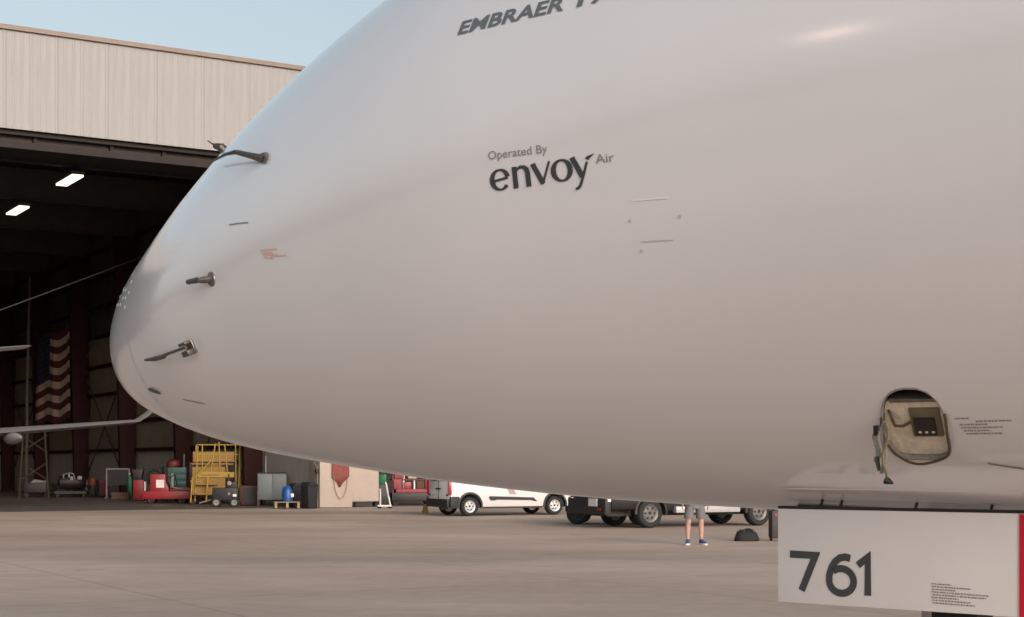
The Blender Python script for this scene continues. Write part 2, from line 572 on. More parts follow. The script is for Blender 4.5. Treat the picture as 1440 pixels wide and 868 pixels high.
def build_hangar():
    H = thing('hangar', 'large beige corrugated steel hangar with a wide dark open doorway', 'hangar', (JX, JY, 0), FA)
    Z0, Z1 = 13.42, 16.85
    # corrugated fascia in separate sheets
    pitch = 0.9
    prof = []
    for k in range(3):
        a = k * 0.3
        prof += [(a, 0), (a + 0.17, 0), (a + 0.195, -0.014), (a + 0.255, -0.014), (a + 0.28, 0)]
    prof = prof + [(0.896, 0)]
    vs, fs = [], []
    for x, y in prof:
        vs += [(x, y, Z0), (x, y, Z1)]
    for i in range(len(prof) - 1):
        fs.append((2*i, 2*i+2, 2*i+3, 2*i+1))
    n = len(vs)
    # hem at the sheet's lower edge so that it has thickness
    vs += [(0, 0.05, Z0), (0.896, 0.05, Z0), (0, 0.05, Z1), (0.896, 0.05, Z1)]
    fs += [(n, n+1, n+3, n+2), tuple([2*i for i in range(len(prof))][::-1]) + (n, n+1), (1, 0, n, n+2), (2*len(prof)-2, 2*len(prof)-1, n+3, n+1)]
    me = MB().add(vs, fs).mesh('cladding_panel', 'cladding')
    for i in range(-50, 34):
        o = link('cladding_panel', me, H)
        o.location = (i * pitch, -0.06 - (0.006 if i % 2 else 0), 0)
    MB().box((-7.5, 0.02, Z1 + 0.09), (76, 0.42, 0.16)).build('roof_trim', 'trim', H)
    MB().box((-7.5, 31, Z1 + 0.02), (76, 61.6, 0.2)).build('roof', 'roofdark', H)
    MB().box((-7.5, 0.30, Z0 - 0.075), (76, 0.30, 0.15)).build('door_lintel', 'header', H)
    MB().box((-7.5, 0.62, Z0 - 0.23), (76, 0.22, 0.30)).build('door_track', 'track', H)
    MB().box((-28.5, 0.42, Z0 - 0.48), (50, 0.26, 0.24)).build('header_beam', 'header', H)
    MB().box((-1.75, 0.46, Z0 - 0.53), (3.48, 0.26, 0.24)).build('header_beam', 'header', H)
    me = MB().box((0, 0, 0), (0.14, 0.16, 0.34)).mesh('track_bracket', 'header')
    for i in range(12):
        o = link('track_bracket', me, H)
        o.location = (-1.2 - i * 2.35 + (0.4 if i % 3 == 0 else 0), 0.44, Z0 - 0.22)
    # rafters on the column lines, eave purlins
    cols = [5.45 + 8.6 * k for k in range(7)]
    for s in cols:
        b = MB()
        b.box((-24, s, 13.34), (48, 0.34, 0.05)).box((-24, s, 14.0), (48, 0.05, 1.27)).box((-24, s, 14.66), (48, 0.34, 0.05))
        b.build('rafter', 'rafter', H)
    me = MB().box((0, 30, 0), (0.1, 60, 0.22)).mesh('purlin', 'roofdark')
    for k in range(16):
        o = link('purlin', me, H)
        o.location = (-1.5 - k * 3.0, 0.4, 14.85)
    # side wall: lower panels, liner panels between girts, one column per frame
    girts = [2.46, 3.95, 5.5, 7.05, 8.7, 10.3, 11.9, 13.4]
    zs = [0.0] + girts + [15.6]
    svals = [0.6] + cols
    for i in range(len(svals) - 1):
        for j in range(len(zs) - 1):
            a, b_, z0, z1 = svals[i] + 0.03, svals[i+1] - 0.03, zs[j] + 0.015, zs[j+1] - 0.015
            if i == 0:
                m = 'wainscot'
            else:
                m = 'wainscot' if j == 0 else ('liner' if zs[j] < 8.5 else 'upper_liner_shade')
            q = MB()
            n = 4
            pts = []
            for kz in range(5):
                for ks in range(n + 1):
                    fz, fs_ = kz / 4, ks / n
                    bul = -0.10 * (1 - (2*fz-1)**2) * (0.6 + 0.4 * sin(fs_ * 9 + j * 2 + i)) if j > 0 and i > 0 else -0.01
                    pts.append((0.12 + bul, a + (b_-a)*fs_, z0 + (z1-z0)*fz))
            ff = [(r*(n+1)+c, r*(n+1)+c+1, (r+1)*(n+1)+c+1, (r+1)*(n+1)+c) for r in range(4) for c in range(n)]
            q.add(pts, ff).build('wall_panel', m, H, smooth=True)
    for z in girts:
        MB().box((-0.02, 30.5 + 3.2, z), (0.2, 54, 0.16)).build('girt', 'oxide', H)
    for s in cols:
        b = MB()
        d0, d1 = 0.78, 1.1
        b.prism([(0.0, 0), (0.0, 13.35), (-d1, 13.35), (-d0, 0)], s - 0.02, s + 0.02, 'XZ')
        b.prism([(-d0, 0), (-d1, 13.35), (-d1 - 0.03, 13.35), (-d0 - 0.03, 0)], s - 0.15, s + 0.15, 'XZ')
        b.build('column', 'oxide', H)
    for i in range(1, 6, 2):
        for (za, zb) in ((0.3, 6.8), (6.9, 13.2)):
            MB().tube([(-0.30, cols[i-1] + 0.2, za), (-0.30, cols[i] - 0.2, zb)], 0.04, 6).build('brace', 'rafter', H)
            MB().tube([(-0.42, cols[i-1] + 0.2, zb), (-0.42, cols[i] - 0.2, za)], 0.04, 6).build('brace', 'rafter', H)
    # outer shell so that the inside is really dark
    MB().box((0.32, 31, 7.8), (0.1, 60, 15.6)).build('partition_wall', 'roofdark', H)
    MB().box((-45.2, 31, 8.3), (0.2, 61, 16.6)).build('outer_wall', 'cladding', H)
    MB().box((30.2, 31, 8.3), (0.2, 61, 16.6)).build('outer_wall', 'cladding', H)
    MB().box((-7.5, 61.8, 8.3), (75.4, 0.2, 16.6)).build('back_wall', 'liner', H)
    MB().box((16.6, 16, 7.5), (27, 0.2, 15)).build('bay_partition', 'roofdark', H)
    # door post between the two doorways
    MB().box((0.70, 0.02, 6.7), (1.38, 0.9, 13.38)).build('door_post', 'stucco', H, bevel=0.02)
    MB().box((2.02, 0.12, 6.8), (1.22, 0.7, 13.16)).build('door_post', 'stucco', H, bevel=0.02)
    MB().box((1.95, -0.26, 0.12), (0.72, 0.08, 0.2)).build('kick_vent', 'black_plastic', H)
    MB().tube([(-0.06, -0.36, 0.05), (-0.06, -0.36, 1.5), (-0.1, -0.38, 1.62), (-0.25, -0.42, 1.75)], 0.018, 6).build('conduit', 'greysteel', H)
    MB().box((-0.10, -0.40, 1.42), (0.12, 0.14, 0.18)).build('junction_box', 'dark', H, bevel=0.01)
    return H


hangar = build_hangar()
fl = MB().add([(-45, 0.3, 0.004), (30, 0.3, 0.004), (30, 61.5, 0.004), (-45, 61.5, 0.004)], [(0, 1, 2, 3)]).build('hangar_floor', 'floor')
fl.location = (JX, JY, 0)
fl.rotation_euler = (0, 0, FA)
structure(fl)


def ceiling_light(t, s, label):
    o = thing('ceiling_light', label, 'ceiling light', HW(t, s, 12.92), FA, 'fluorescent lights under the hangar roof')
    MB().box((0, 0, 0.1), (0.50, 2.5, 0.12), 0).build('housing', 'lamp_house', o)
    MB().box((0, 0, 0.0), (0.44, 2.42, 0.075), 0).build('diffuser', 'lamp', o)
    for d in (-0.9, 0.9):
        MB().tube([(0, d, 0.16), (0, d, 1.9)], 0.010, 5).build('hanger_rod', 'roofdark', o)


ceiling_light(-7.85, 6.1, 'lit fluorescent ceiling light nearest the hangar door, the larger of two')
ceiling_light(-7.85, 14.6, 'lit fluorescent ceiling light deeper in the hangar, the smaller of two')


# ------------------------------------------------------------------ flag on the side wall
def build_flag():
    # along the wall between two columns: s 33.3 .. 41, z 4.3 .. 9.5
    o = thing('flag', 'large red, white and blue striped flag hung on the dark hangar wall', 'flag', HW(-0.96, 31.4, 4.2), FA)
    W, Hh = 7.8, 5.2
    sh = Hh / 13

    def P(a, z, off=0.0):
        # a: distance from the near (fly) end
        return (-0.05 * sin(a * 1.9 + z * 0.35) - 0.03 * sin(a * 3.7 + 1) - off, a, z + 0.13 * cos(a * 1.25) - 0.14 * a / W)
    n = 22
    canton = W * 0.60
    for k in range(13):
        end = canton if k >= 6 else W
        vs, fs = [], []
        for i in range(n + 1):
            a = end * i / n
            vs += [P(a, k*sh), P(a, (k+1)*sh)]
        for i in range(n):
            fs.append((2*i, 2*i+2, 2*i+3, 2*i+1))
        MB().add(vs, fs).build('stripe', 'flag_red' if k % 2 == 0 else 'flag_white', o, smooth=True)
    vs, fs = [], []
    for i in range(n + 1):
        a = canton + (W - canton) * i / n
        vs += [P(a, 6*sh), P(a, 13*sh)]
    for i in range(n):
        fs.append((2*i, 2*i+2, 2*i+3, 2*i+1))
    c = MB().add(vs, fs).build('canton', 'flag_blue', o, smooth=True)
    # stars as one layer of small five-pointed pieces
    sb = MB()
    for r in range(9):
        for q in range(6 if r % 2 == 0 else 5):
            a = canton + (W - canton) * ((q + (0.5 if r % 2 == 0 else 1.0)) / 6)
            z = 6*sh + 7*sh * (r + 0.5) / 9
            pts = []
            for j in range(10):
                rr = 0.13 if j % 2 == 0 else 0.055
                an = pi/2 + j * pi / 5
                pts.append(P(a + rr*cos(an), z + rr*sin(an), 0.012))
            sb.add(pts + [P(a, z, 0.012)], [(j, (j+1) % 10, 10) for j in range(10)])
    s_ = sb.build('stars', 'flag_star', c)
    s_['kind'] = 'stuff'


build_flag()


# ------------------------------------------------------------------ the jet parked nose-in inside the hangar
def build_parked_jet():
    J = thing('parked_jet', 'light grey jet parked nose-in in the hangar, its wing and winglet showing', 'airplane', HW(-18.3, 6.0), FA)
    prof = [(0.05, 14.6), (0.55, 14.3), (1.0, 13.4), (1.35, 12.0), (1.5, 10), (1.5, -7), (1.25, -11), (0.8, -14.5), (0.25, -17.5)]
    MB().lathe([(r, h) for r, h in prof], axis='Y', c=(0, 0, 2.95), n=28).build('fuselage', 'jetgrey', J, smooth=True)

    def wing(name, rootx, tipx, rl, rt, tl, tt, zr, zt, thr, tht, m='jetgrey'):
        rings = []
        for k in range(9):
            f = k / 8
            x = rootx + (tipx - rootx) * f
            le, te = rl + (tl - rl)*f, rt + (tt - rt)*f
            z, th = zr + (zt - zr)*f, thr + (tht - thr)*f
            c = le - te
            sec = [(0, 0), (.03, .35), (.12, .75), (.35, 1.0), (.7, .55), (1, .04), (.7, -.3), (.35, -.55), (.1, -.45), (.02, -.22)]
            rings.append([(x, le - c*a, z + b * th * 0.55) for a, b in sec])
        return MB().loft(rings).build(name, m, J, smooth=True, angle=50)
    for sg in (1, -1):
        w = wing('wing', 1.2 * sg, 13.0 * sg, 5.2, -0.4, 0.45, -0.75, 2.25, 3.38, 0.65, 0.2)
        # winglet
        rings = []
        for k in range(6):
            f = k / 5
            x = 13.0 + 1.35 * f
            z = 3.38 + 1.25 * f ** 1.25
            le, te = 0.45 - 0.75*f, -0.75 - 0.35*f
            c = le - te
            rings.append([((x - b*0.06) * sg, le - c*a, z + b*0.05) for a, b in [(0, 0), (.15, .8), (.5, 1), (1, .05), (.5, -.8), (.12, -.6)]])
        MB().loft(rings).build('winglet', 'jetgrey', w, smooth=True, angle=50)
        for xx, zz in ((8.1, 2.68), (4.9, 2.35)):
            rr = [(0.02, -1.5), (0.16, -1.1), (0.24, -0.4), (0.22, 0.3), (0.10, 0.9), (0.02, 1.2)]
            MB().lathe(rr, axis='Y', c=(xx * sg, -0.3, zz), n=12).build('flap_fairing', 'jetgrey', w, smooth=True)
        e = MB().lathe([(0.55, -1.2), (0.8, -0.4), (0.85, 0.8), (0.8, 1.6), (0.7, 1.7), (0.62, 1.2)], axis='Y', c=(4.2 * sg, 4.3, 1.75), n=24).build('engine', 'jetgrey', J, smooth=True)
        wing('tailplane', 0.3 * sg, 5.1 * sg, -12.9, -15.2, -14.45, -15.7, 4.55, 5.12, 0.3, 0.12)
        lg = MB().tube([(1.9 * sg, 0.2, 2.2), (1.9 * sg, 0.2, 0.5)], 0.09, 8).build('main_gear', 'steel', J)
        MB().lathe([(0.25, -0.3), (0.48, -0.28), (0.5, 0), (0.48, 0.28), (0.25, 0.3)], axis='X', c=(1.9 * sg, 0.2, 0.5), n=18).build('tyre', 'rubber', lg, smooth=True)
    rings = []
    for k in range(6):
        f = k / 5
        z = 4.0 + 5.2 * f
        le, te = -10.3 - 4.4*f, -16.0 - 1.1*f
        c = le - te
        rings.append([(b * 0.14 * (1 - 0.5*f), le - c*a, z) for a, b in [(0, 0), (.12, .8), (.4, 1), (1, .05), (.4, -1), (.12, -.8)]])
    MB().loft(rings).build('fin', 'jetgrey', J, smooth=True, angle=50)
    ng = MB().tube([(0, 11.5, 1.8), (0, 11.5, 0.35)], 0.07, 8).build('nose_gear', 'steel', J)
    MB().lathe([(0.2, -0.2), (0.33, -0.18), (0.35, 0), (0.33, 0.18), (0.2, 0.2)], axis='X', c=(0, 11.5, 0.35), n=18).build('tyre', 'rubber', ng, smooth=True)


build_parked_jet()

# ------------------------------------------------------------------ the airliner in the foreground
NX, NY, NZ, YAW = -2.3963, 10.1231, 2.2912, 0.70826
TU = [sqrt(x) for x in (0, .04, .12, .3, .6, 1, 1.5, 2, 3, 4, 5.5, 8)]
THB = [0.0, 0.137, 0.231, 0.351, 0.447, 0.545, 0.629, 0.691, 0.794, 0.859, 0.901, 0.930]
THT = [0.0, 0.13, 0.242, 0.419, 0.646, 0.871, 1.157, 1.429, 1.816, 2.098, 2.301, 2.420]
TW = [0.0, 0.155, 0.276, 0.45, 0.651, 0.828, 0.996, 1.101, 1.284, 1.405, 1.479, 1.525]
TZC = [0, 0, 0, .03, .08, .15, .25, .37, .57, .72, .86, .86]


def section(u):
    su = sqrt(max(u, 0))
    hb, ht, w, zc = (pchip(su, TU, T) for T in (THB, THT, TW, TZC))
    if u > 17:  # tail cone
        f = min(1.0, (u - 17) / 12.0)
        k = 1 - f ** 1.6
        cen = 1.0 + 0.75 * f
        return zc * k + cen * (1 - k), (ht - zc) * k + 0.02, (hb + zc) * k + 0.02, w * k + 0.02
    return zc, ht - zc, hb + zc, w


def S(u, th, off=0.0):
    """point on the skin: u aft of the nose, th above the widest line (rad), off outwards. Local axes: x aft, y to the far side, z up"""
    def raw(u, th):
        zc, up, dn, w = section(u)
        s = sin(th)
        return Vector((u, -w * cos(th), NZ + zc + (up if s > 0 else dn) * s))
    p = raw(u, th)
    if off:
        e = 0.004
        du = raw(u + e, th) - raw(max(u - e, 0.0005), th)
        dt = raw(u, th + e) - raw(u, th - e)
        n = du.cross(dt).normalized()
        c = Vector((u, 0, NZ + section(u)[0]))
        if n.dot(p - c) < 0:
            n = -n
        p = p + n * off
    return p


def th_of(u, z):
    zc, up, dn, w = section(u)
    d = z - NZ - zc
    s = d / (up if d > 0 else dn)
    return asin(max(-1, min(1, s)))


def SZ(u, z, off=0.0):
    return S(u, th_of(u, z), off)


def SD(u, deg, off=0.0):
    return S(u, radians(deg), off)


def skin_text(parent, name, s, m, u0, u1, z0, z1, cap, shear=0.0, bold=0.0, off=0.0025):
    vs, fs = text_mesh(s, bold)
    x0 = min(v[0] for v in vs)
    x1 = max(v[0] for v in vs)
    capu = 0.729
    out = []
    for x, y, _ in vs:
        f = (x - x0) / (x1 - x0)
        yy = y / capu * cap
        u = u0 + (u1 - u0) * f + shear * yy
        out.append(SZ(u, z0 + (z1 - z0) * f + yy, off))
    return MB().add(out, fs).build(name, m, parent)


def skin_strokes(parent, name, strokes, m, fx, off=0.0025):
    b = MB()
    for i, (pts, w) in enumerate(strokes):
        vs, fs = stroke(pts, w)
        out = []
        for x, y in vs:
            u, z = fx(x, y)
            out.append(SZ(u, z, off + 0.0004 * i))
        b.add(out, fs)
    return b.build(name, m, parent)


A = thing('jet_airliner', 'white regional jet airliner whose huge glossy nose fills the picture', 'airplane', (NX, NY, 0), -YAW)

BU, BT, BA, BB = 5.838, -52.9, 0.124, 6.6      # service bay: centre (u, deg), half sizes
G0, G1, GV = 5.015, 6.155, 0.30                  # nose gear bay


BSH = 0.0058                                     # the bay leans: metres aft per degree up


def bay_pow(b):
    return 2.5 if b > 0 else 4.5


def in_bay(u, d):
    e = bay_pow(d - BT)
    return abs((u - BU - BSH*(d - BT)) / BA) ** e + abs((d - BT) / BB) ** e < 1


def build_fuselage():
    us = [0.0]
    k = 0
    su = 0.0
    while us[-1] < 3.0:
        su += 0.022
        us.append(su * su)
    while us[-1] < 5.66:
        us.append(us[-1] + 0.06)
    while us[-1] < 6.03:
        us.append(us[-1] + 0.01)
    while us[-1] < 8:
        us.append(us[-1] + 0.08)
    while us[-1] < 28.9:
        us.append(min(28.9, us[-1] + 0.5))
    degs = []
    d = -180.0
    while d < 180 - 1e-6:
        degs.append(d)
        d += 0.5 if -62 <= d < -44 else 2.0
    nu, nd = len(us), len(degs)
    pos = {}
    co = [[(us[i], degs[j]) for j in range(nd)] for i in range(nu)]

    def dead(i, j):
        j2 = (j + 1) % nd
        cu = (us[i] + us[i+1]) / 2
        cd = degs[j] + ((degs[j2] - degs[j]) % 360) / 2
        if in_bay(cu, cd):
            return 1
        if G0 < cu < G1 and -90 - 12.5 < cd < -90 + 12.5:
            return 2
        return 0
    deadm = [[dead(i, j) for j in range(nd)] for i in range(nu - 1)]
    # pull the rim of the service bay onto its rounded outline
    for i in range(1, nu - 1):
        for j in range(nd):
            st = {deadm[a][b % nd] for a in (i - 1, i) for b in (j - 1, j)}
            if 1 in st and 0 in st:
                du, dd = (us[i] - BU - BSH*(degs[j] - BT)) / BA, (degs[j] - BT) / BB
                e = bay_pow(dd)
                r = (abs(du)**e + abs(dd)**e) ** (1/e)
                co[i][j] = (BU + BA * du / r + BSH * BB * dd / r, BT + BB * dd / r)
    vs, fs = [S(0.0, 0.0)], []
    for i in range(1, nu):
        for j in range(nd):
            vs.append(S(co[i][j][0], radians(co[i][j][1])))
    for j in range(nd):
        fs.append((0, 1 + (j + 1) % nd, 1 + j))
    for i in range(1, nu - 1):
        for j in range(nd):
            if deadm[i][j]:
                continue
            a, b = 1 + (i-1)*nd + j, 1 + (i-1)*nd + (j+1) % nd
            fs.append((a, b, b + nd, a + nd))
    fs.append(tuple(1 + (nu-2)*nd + j for j in range(nd)))
    me = bpy.data.meshes.new('fuselage')
    me.from_pydata(vs, [], fs)
    me.materials.append(M['skin_paint'])
    bm = bmesh.new()
    bm.from_mesh(me)
    used = [v for v in bm.verts if not v.link_faces]
    bmesh.ops.delete(bm, geom=used, context='VERTS')
    bmesh.ops.recalc_face_normals(bm, faces=bm.faces[:])
    bm.to_mesh(me)
    bm.free()
    for p in me.polygons:
        p.use_smooth = True
    return link('fuselage', me, A)


fus = build_fuselage()


def skin_patch(parent, name, m, ulist, dlist, off, smooth=True):
    vs = [SD(u, d, off) for u in ulist for d in dlist]
    n = len(dlist)
    fs = [(i*n+j, i*n+j+1, (i+1)*n+j+1, (i+1)*n+j) for i in range(len(ulist)-1) for j in range(n-1)]
    return MB().add(vs, fs).build(name, m, parent, smooth=smooth)


def lin(a, b, n):
    return [a + (b - a) * i / n for i in range(n + 1)]


# windshield panes over the top of the nose
for d0, d1 in ((64, 88), (92, 116)):
    skin_patch(A, 'windshield', 'glass_dark', lin(1.75, 2.35, 8), lin(d0, d1, 10), 0.004)

# lettering
skin_text(A, 'title_lettering', 'EMBRAER', 'title_ink', 4.018, 4.632, 3.388, 3.360, 0.057, shear=0.28, bold=0.028)
skin_text(A, 'title_lettering', '170', 'title_ink', 4.70, 4.95, 3.358, 3.346, 0.057, shear=0.28, bold=0.028)
skin_text(A, 'operator_lettering', 'Operated By', 'light_ink', 4.240, 4.557, 2.834, 2.820, 0.034)
skin_text(A, 'operator_lettering', 'Air', 'light_ink', 4.792, 4.880, 2.747, 2.744, 0.036)


def build_wordmark():
    X0, XS, Z_, ZS = 4.240, 0.1275, 2.706, 0.0855

    def fx(x, y):
        return X0 + x * XS, Z_ - 0.006 * x / 4.4 + y * ZS
    w = [0.09 + 0.12 * abs(cos(radians(a))) ** 1.4 for a in [10 + 310 * i / 30 for i in range(31)]]
    e = [(arc(0.42, 0.5, 0.34, 0.45, 12, 322, 30), w), ([(0.16, 0.47), (0.76, 0.55)], 0.11)]
    n_ = [([(1.06, 0), (1.06, 0.98)], 0.21),
          ([(1.1, 0.72), (1.18, 0.85), (1.32, 0.93), (1.47, 0.90), (1.57, 0.78), (1.60, 0.6), (1.60, 0.0)], [0.08, 0.10, 0.13, 0.17, 0.20, 0.21, 0.21])]
    v = [([(1.83, 0.98), (2.19, 0.04)], 0.21), ([(2.52, 0.98), (2.17, 0.02)], 0.09)]
    o = [(arc(2.98, 0.49, 0.335, 0.45, 0, 360, 36), [0.09 + 0.12 * abs(cos(radians(10 * i))) ** 1.4 for i in range(37)])]
    y = [([(3.42, 0.98), (3.76, 0.08)], 0.21),
         ([(3.99, 0.70), (3.79, 0.10), (3.64, -0.28), (3.55, -0.38), (3.44, -0.40)], [0.09, 0.10, 0.11, 0.12, 0.10])]
    for st in (e, n_, v, o, y):
        skin_strokes(A, 'operator_lettering', st, 'grey_ink', fx)
    skin_strokes(A, 'operator_lettering', [([(3.99, 0.80), (4.06, 0.88), (4.29, 0.99)], [0.17, 0.14, 0.02])], 'grey_ink', fx)


build_wordmark()


def mark(name, m, pts, w, off=0.002):
    """thin painted line through (u, z) points"""
    vs = []
    n = len(pts)
    for u, z in pts:
        vs += [SZ(u, z - w/2, off), SZ(u, z + w/2, off)]
    return MB().add(vs, [(2*i, 2*i+2, 2*i+3, 2*i+1) for i in range(n-1)]).build(name, m, A)


def dot(name, m, u, z, r, off=0.0022):
    vs = [SZ(u, z, off)] + [SZ(u + r*cos(2*pi*k/12), z + r*sin(2*pi*k/12), off) for k in range(12)]
    return MB().add(vs, [(0, 1+k, 1+(k+1) % 12) for k in range(12)]).build(name, m, A)


# access panel behind the wordmark: real seam plus latches
mark('panel_seam', 'faint_ink', [(4.934, 2.440), (4.932, 2.52), (4.934, 2.593)], 0.004)
mark('panel_seam', 'pale_ink', [(4.940, 2.595), (5.02, 2.592), (5.107, 2.588)], 0.006)
mark('panel_seam', 'faint_ink', [(4.944, 2.445), (5.02, 2.442), (5.091, 2.438)], 0.004)
for u, z in ((4.911, 2.524), (5.140, 2.517), (4.936, 2.412)):
    dot('latch', 'faint_ink', u, z, 0.007)
mark('marking_line', 'light_ink', [(2.31, 2.795), (2.41, 2.79), (2.50, 2.782)], 0.007)
mark('marking_line', 'light_ink', [(1.381, 1.972), (1.49, 1.956), (1.589, 1.941)], 0.005)
for k in range(4):
    mark('stencil_line', 'pink_ink', [(2.60 + 0.01*k, 2.637 - 0.012*k), (2.69 + (0.02 if k % 2 else 0.06), 2.628 - 0.013*k)], 0.006)
mark('stencil_line', 'pink_ink', [(2.69, 2.600), (2.82, 2.592)], 0.006)
mark('skin_seam', 'light_ink', [(6.043, 1.612), (6.10, 1.602), (6.169, 1.591), (6.4, 1.586)], 0.006)

# radome edge: seam ring and its row of fasteners
ring = MB()
vs = []
RU = 0.98
for k in range(0, 73):
    d = -180 + 5*k
    vs += [SD(RU - 0.0025, d, 0.0012), SD(RU + 0.0025, d, 0.0012)]
ring.add(vs, [(2*i, 2*i+2, 2*i+3, 2*i+1) for i in range(72)])
ring.build('radome_seam', 'faint_ink', A)
fast = MB()
for (u, z) in ((0.70, 2.645), (0.78, 2.62), (0.86, 2.615), (0.975, 2.65), (0.98, 2.587), (0.64, 2.551), (0.72, 2.54), (0.80, 2.535), (0.936, 2.506), (0.92, 2.56), (0.84, 2.57), (0.66, 2.60)):
    p = [SZ(u + 0.010*cos(a*pi/3), z + 0.006*sin(a*pi/3), 0.002) for a in range(6)]
    q = [SZ(u + 0.018*cos(a*pi/3), z + 0.011*sin(a*pi/3), 0.0004) for a in range(6)]
    fast.add(p + q, [tuple(range(6))] + [(a, (a+1) % 6, 6+(a+1) % 6, 6+a) for a in range(6)])
fast.build('radome_fasteners', 'pale_ink', A)

# print on the skin beside the service bay (too small to read: rows of worn strokes)


def print_block(parent, name, m, pos, rows, h, w, seed, xs=0.010):
    r = random.Random(seed)
    b = MB()
    for i, (x0, x1) in enumerate(rows):
        x = x0
        while x < x1:
            lw = r.uniform(0.5, 1.2) * xs
            b.add([pos(x, -i*h), pos(min(x + lw, x1), -i*h), pos(min(x + lw, x1), -i*h + w), pos(x, -i*h + w)], [(0, 1, 2, 3)])
            x += lw + r.uniform(0.2, 0.5) * xs
    return b.build(name, m, parent)


def probe(base, direction, name='air_probe'):
    pass


def build_probes():
    # upper probe: short mast on the skin, long bent arm reaching forward past the nose outline
    b0 = SD(2.592, 14.5)
    n = (SD(2.592, 14.5, 0.1) - b0).normalized()
    f = (SD(2.40, 18.0) - SD(2.592, 14.5)).normalized()
    ba = MB()
    ba.loft([[b0 + f*x*1.0 + Vector((0, 0, z)) - n*0.004 for x, z in [(.04, .0), (.02, .028), (-.03, .032), (-.05, .0), (-.03, -.03), (.02, -.024)]],
             [b0 + f*x*1.0 + Vector((0, 0, z)) + n*0.012 for x, z in [(.036, .0), (.018, .024), (-.027, .028), (-.046, .0), (-.027, -.026), (.018, -.02)]]])
    P = ba.build('air_probe', 'probe_base', A, smooth=True)
    pts = [b0 + n*0.002, SD(2.54, 15.5, 0.05), SD(2.40, 19.0, 0.07), SD(2.24, 22.5, 0.06), SD(1.99, 28.5, 0.035)]
    MB().tube(pts, [0.021, 0.015, 0.012, 0.008, 0.005], 8).build('probe_arm', 'probe_metal', P, smooth=True)
    # middle probe
    b0 = SD(2.11, -7.3)
    n = (SD(2.11, -7.3, 0.1) - b0).normalized()
    f = (SD(1.95, -6.8) - b0).normalized()
    up = n.cross(f).normalized()
    if up.z < 0:
        up = -up
    P = MB().lathe([(0.038, 0.0), (0.036, 0.005), (0.022, 0.009)], n=16).build('air_probe', 'probe_base', A, smooth=True)
    P.location = b0
    P.rotation_euler = n.to_track_quat('Z', 'Y').to_euler()
    R = P.rotation_euler.to_matrix().transposed()

    def loc(a, b, c):
        return R @ (f*a + up*b + n*c)
    MB().tube([loc(0, 0, 0.0), loc(0.01, 0, 0.05), loc(0.01, 0, 0.075)], [0.020, 0.016, 0.012], 8).build('probe_mast', 'probe_metal', P, smooth=True)
    MB().tube([R @ (q_ - b0) for q_ in (SD(2.112, -7.2, 0.062), SD(2.09, -7.0, 0.062), SD(2.075, -6.9, 0.06), SD(1.97, -5.9, 0.058))], [0.008, 0.008, 0.015, 0.013], 8).build('probe_arm', 'probe_metal', P, smooth=True)
    # lower probe: boxy mast, long thin arm pointing forward and slightly down
    b0 = SD(1.77, -22.6)
    n = (SD(1.77, -22.6, 0.1) - b0).normalized()
    f = (SD(1.62, -22.6) - b0).normalized()
    up = n.cross(f).normalized()
    sg = 1.0 if up.z > 0 else -1.0
    rot = Matrix((f, up, n)).transposed()
    P = MB().box((0, 0, 0.006), (0.080, 0.075, 0.014)).build('air_probe', 'probe_base', A, bevel=0.004)
    P.location = b0
    P.rotation_euler = rot.to_euler()
    inv_ = rot.transposed()
    MB().box((0.0, sg*0.030, 0.026), (0.075, 0.016, 0.05)).build('probe_mast', 'probe_metal', P, bevel=0.004)
    MB().box((-0.005, -sg*0.022, 0.03), (0.07, 0.030, 0.055)).build('probe_mast', 'probe_metal', P, bevel=0.006)
    pts = [inv_ @ (SD(u_, d_, 0.05) - b0) for u_, d_ in ((1.80, -22.0), (1.58, -22.0), (1.54, -22.4), (1.42, -22.2), (1.29, -21.5))]
    MB().tube(pts, [0.008, 0.008, 0.013, 0.014, 0.007], 8).build('probe_arm', 'probe_metal', P, smooth=True)
    # small slot-shaped sensor under the radome
    b = MB()
    pts = []
    for k in range(9):
        u = 1.015 + (1.148 - 1.015) * k / 8
        pts.append(SZ(u, 2.047 - 0.033 * k / 8, 0.006))
    b.tube(pts, [0.004, 0.009, 0.011, 0.011, 0.010, 0.009, 0.008, 0.006, 0.003], 6).build('ice_sensor', 'probe_metal', A, smooth=True)
    # probe on the far shoulder: only its tip stands out beyond the outline
    b0 = SD(1.70, 48.0)
    n = (SD(1.70, 48.0, 0.1) - b0).normalized()
    P = MB().tube([b0 - n*0.02, b0 + n*0.035], [0.028, 0.024], 10).build('air_probe', 'probe_metal', A, smooth=True)
    f = Vector((-1, 0, 0.25)).normalized()
    MB().tube([b0 + n*0.025, b0 + n*0.03 + f*0.05], [0.022, 0.016], 8).build('probe_mast', 'probe_metal', P, smooth=True)
    MB().tube([b0 + n*0.03 + f*0.04, b0 + n*0.065 + f*0.075], [0.006, 0.003], 6).build('probe_arm', 'probe_metal', P, smooth=True)


build_probes()


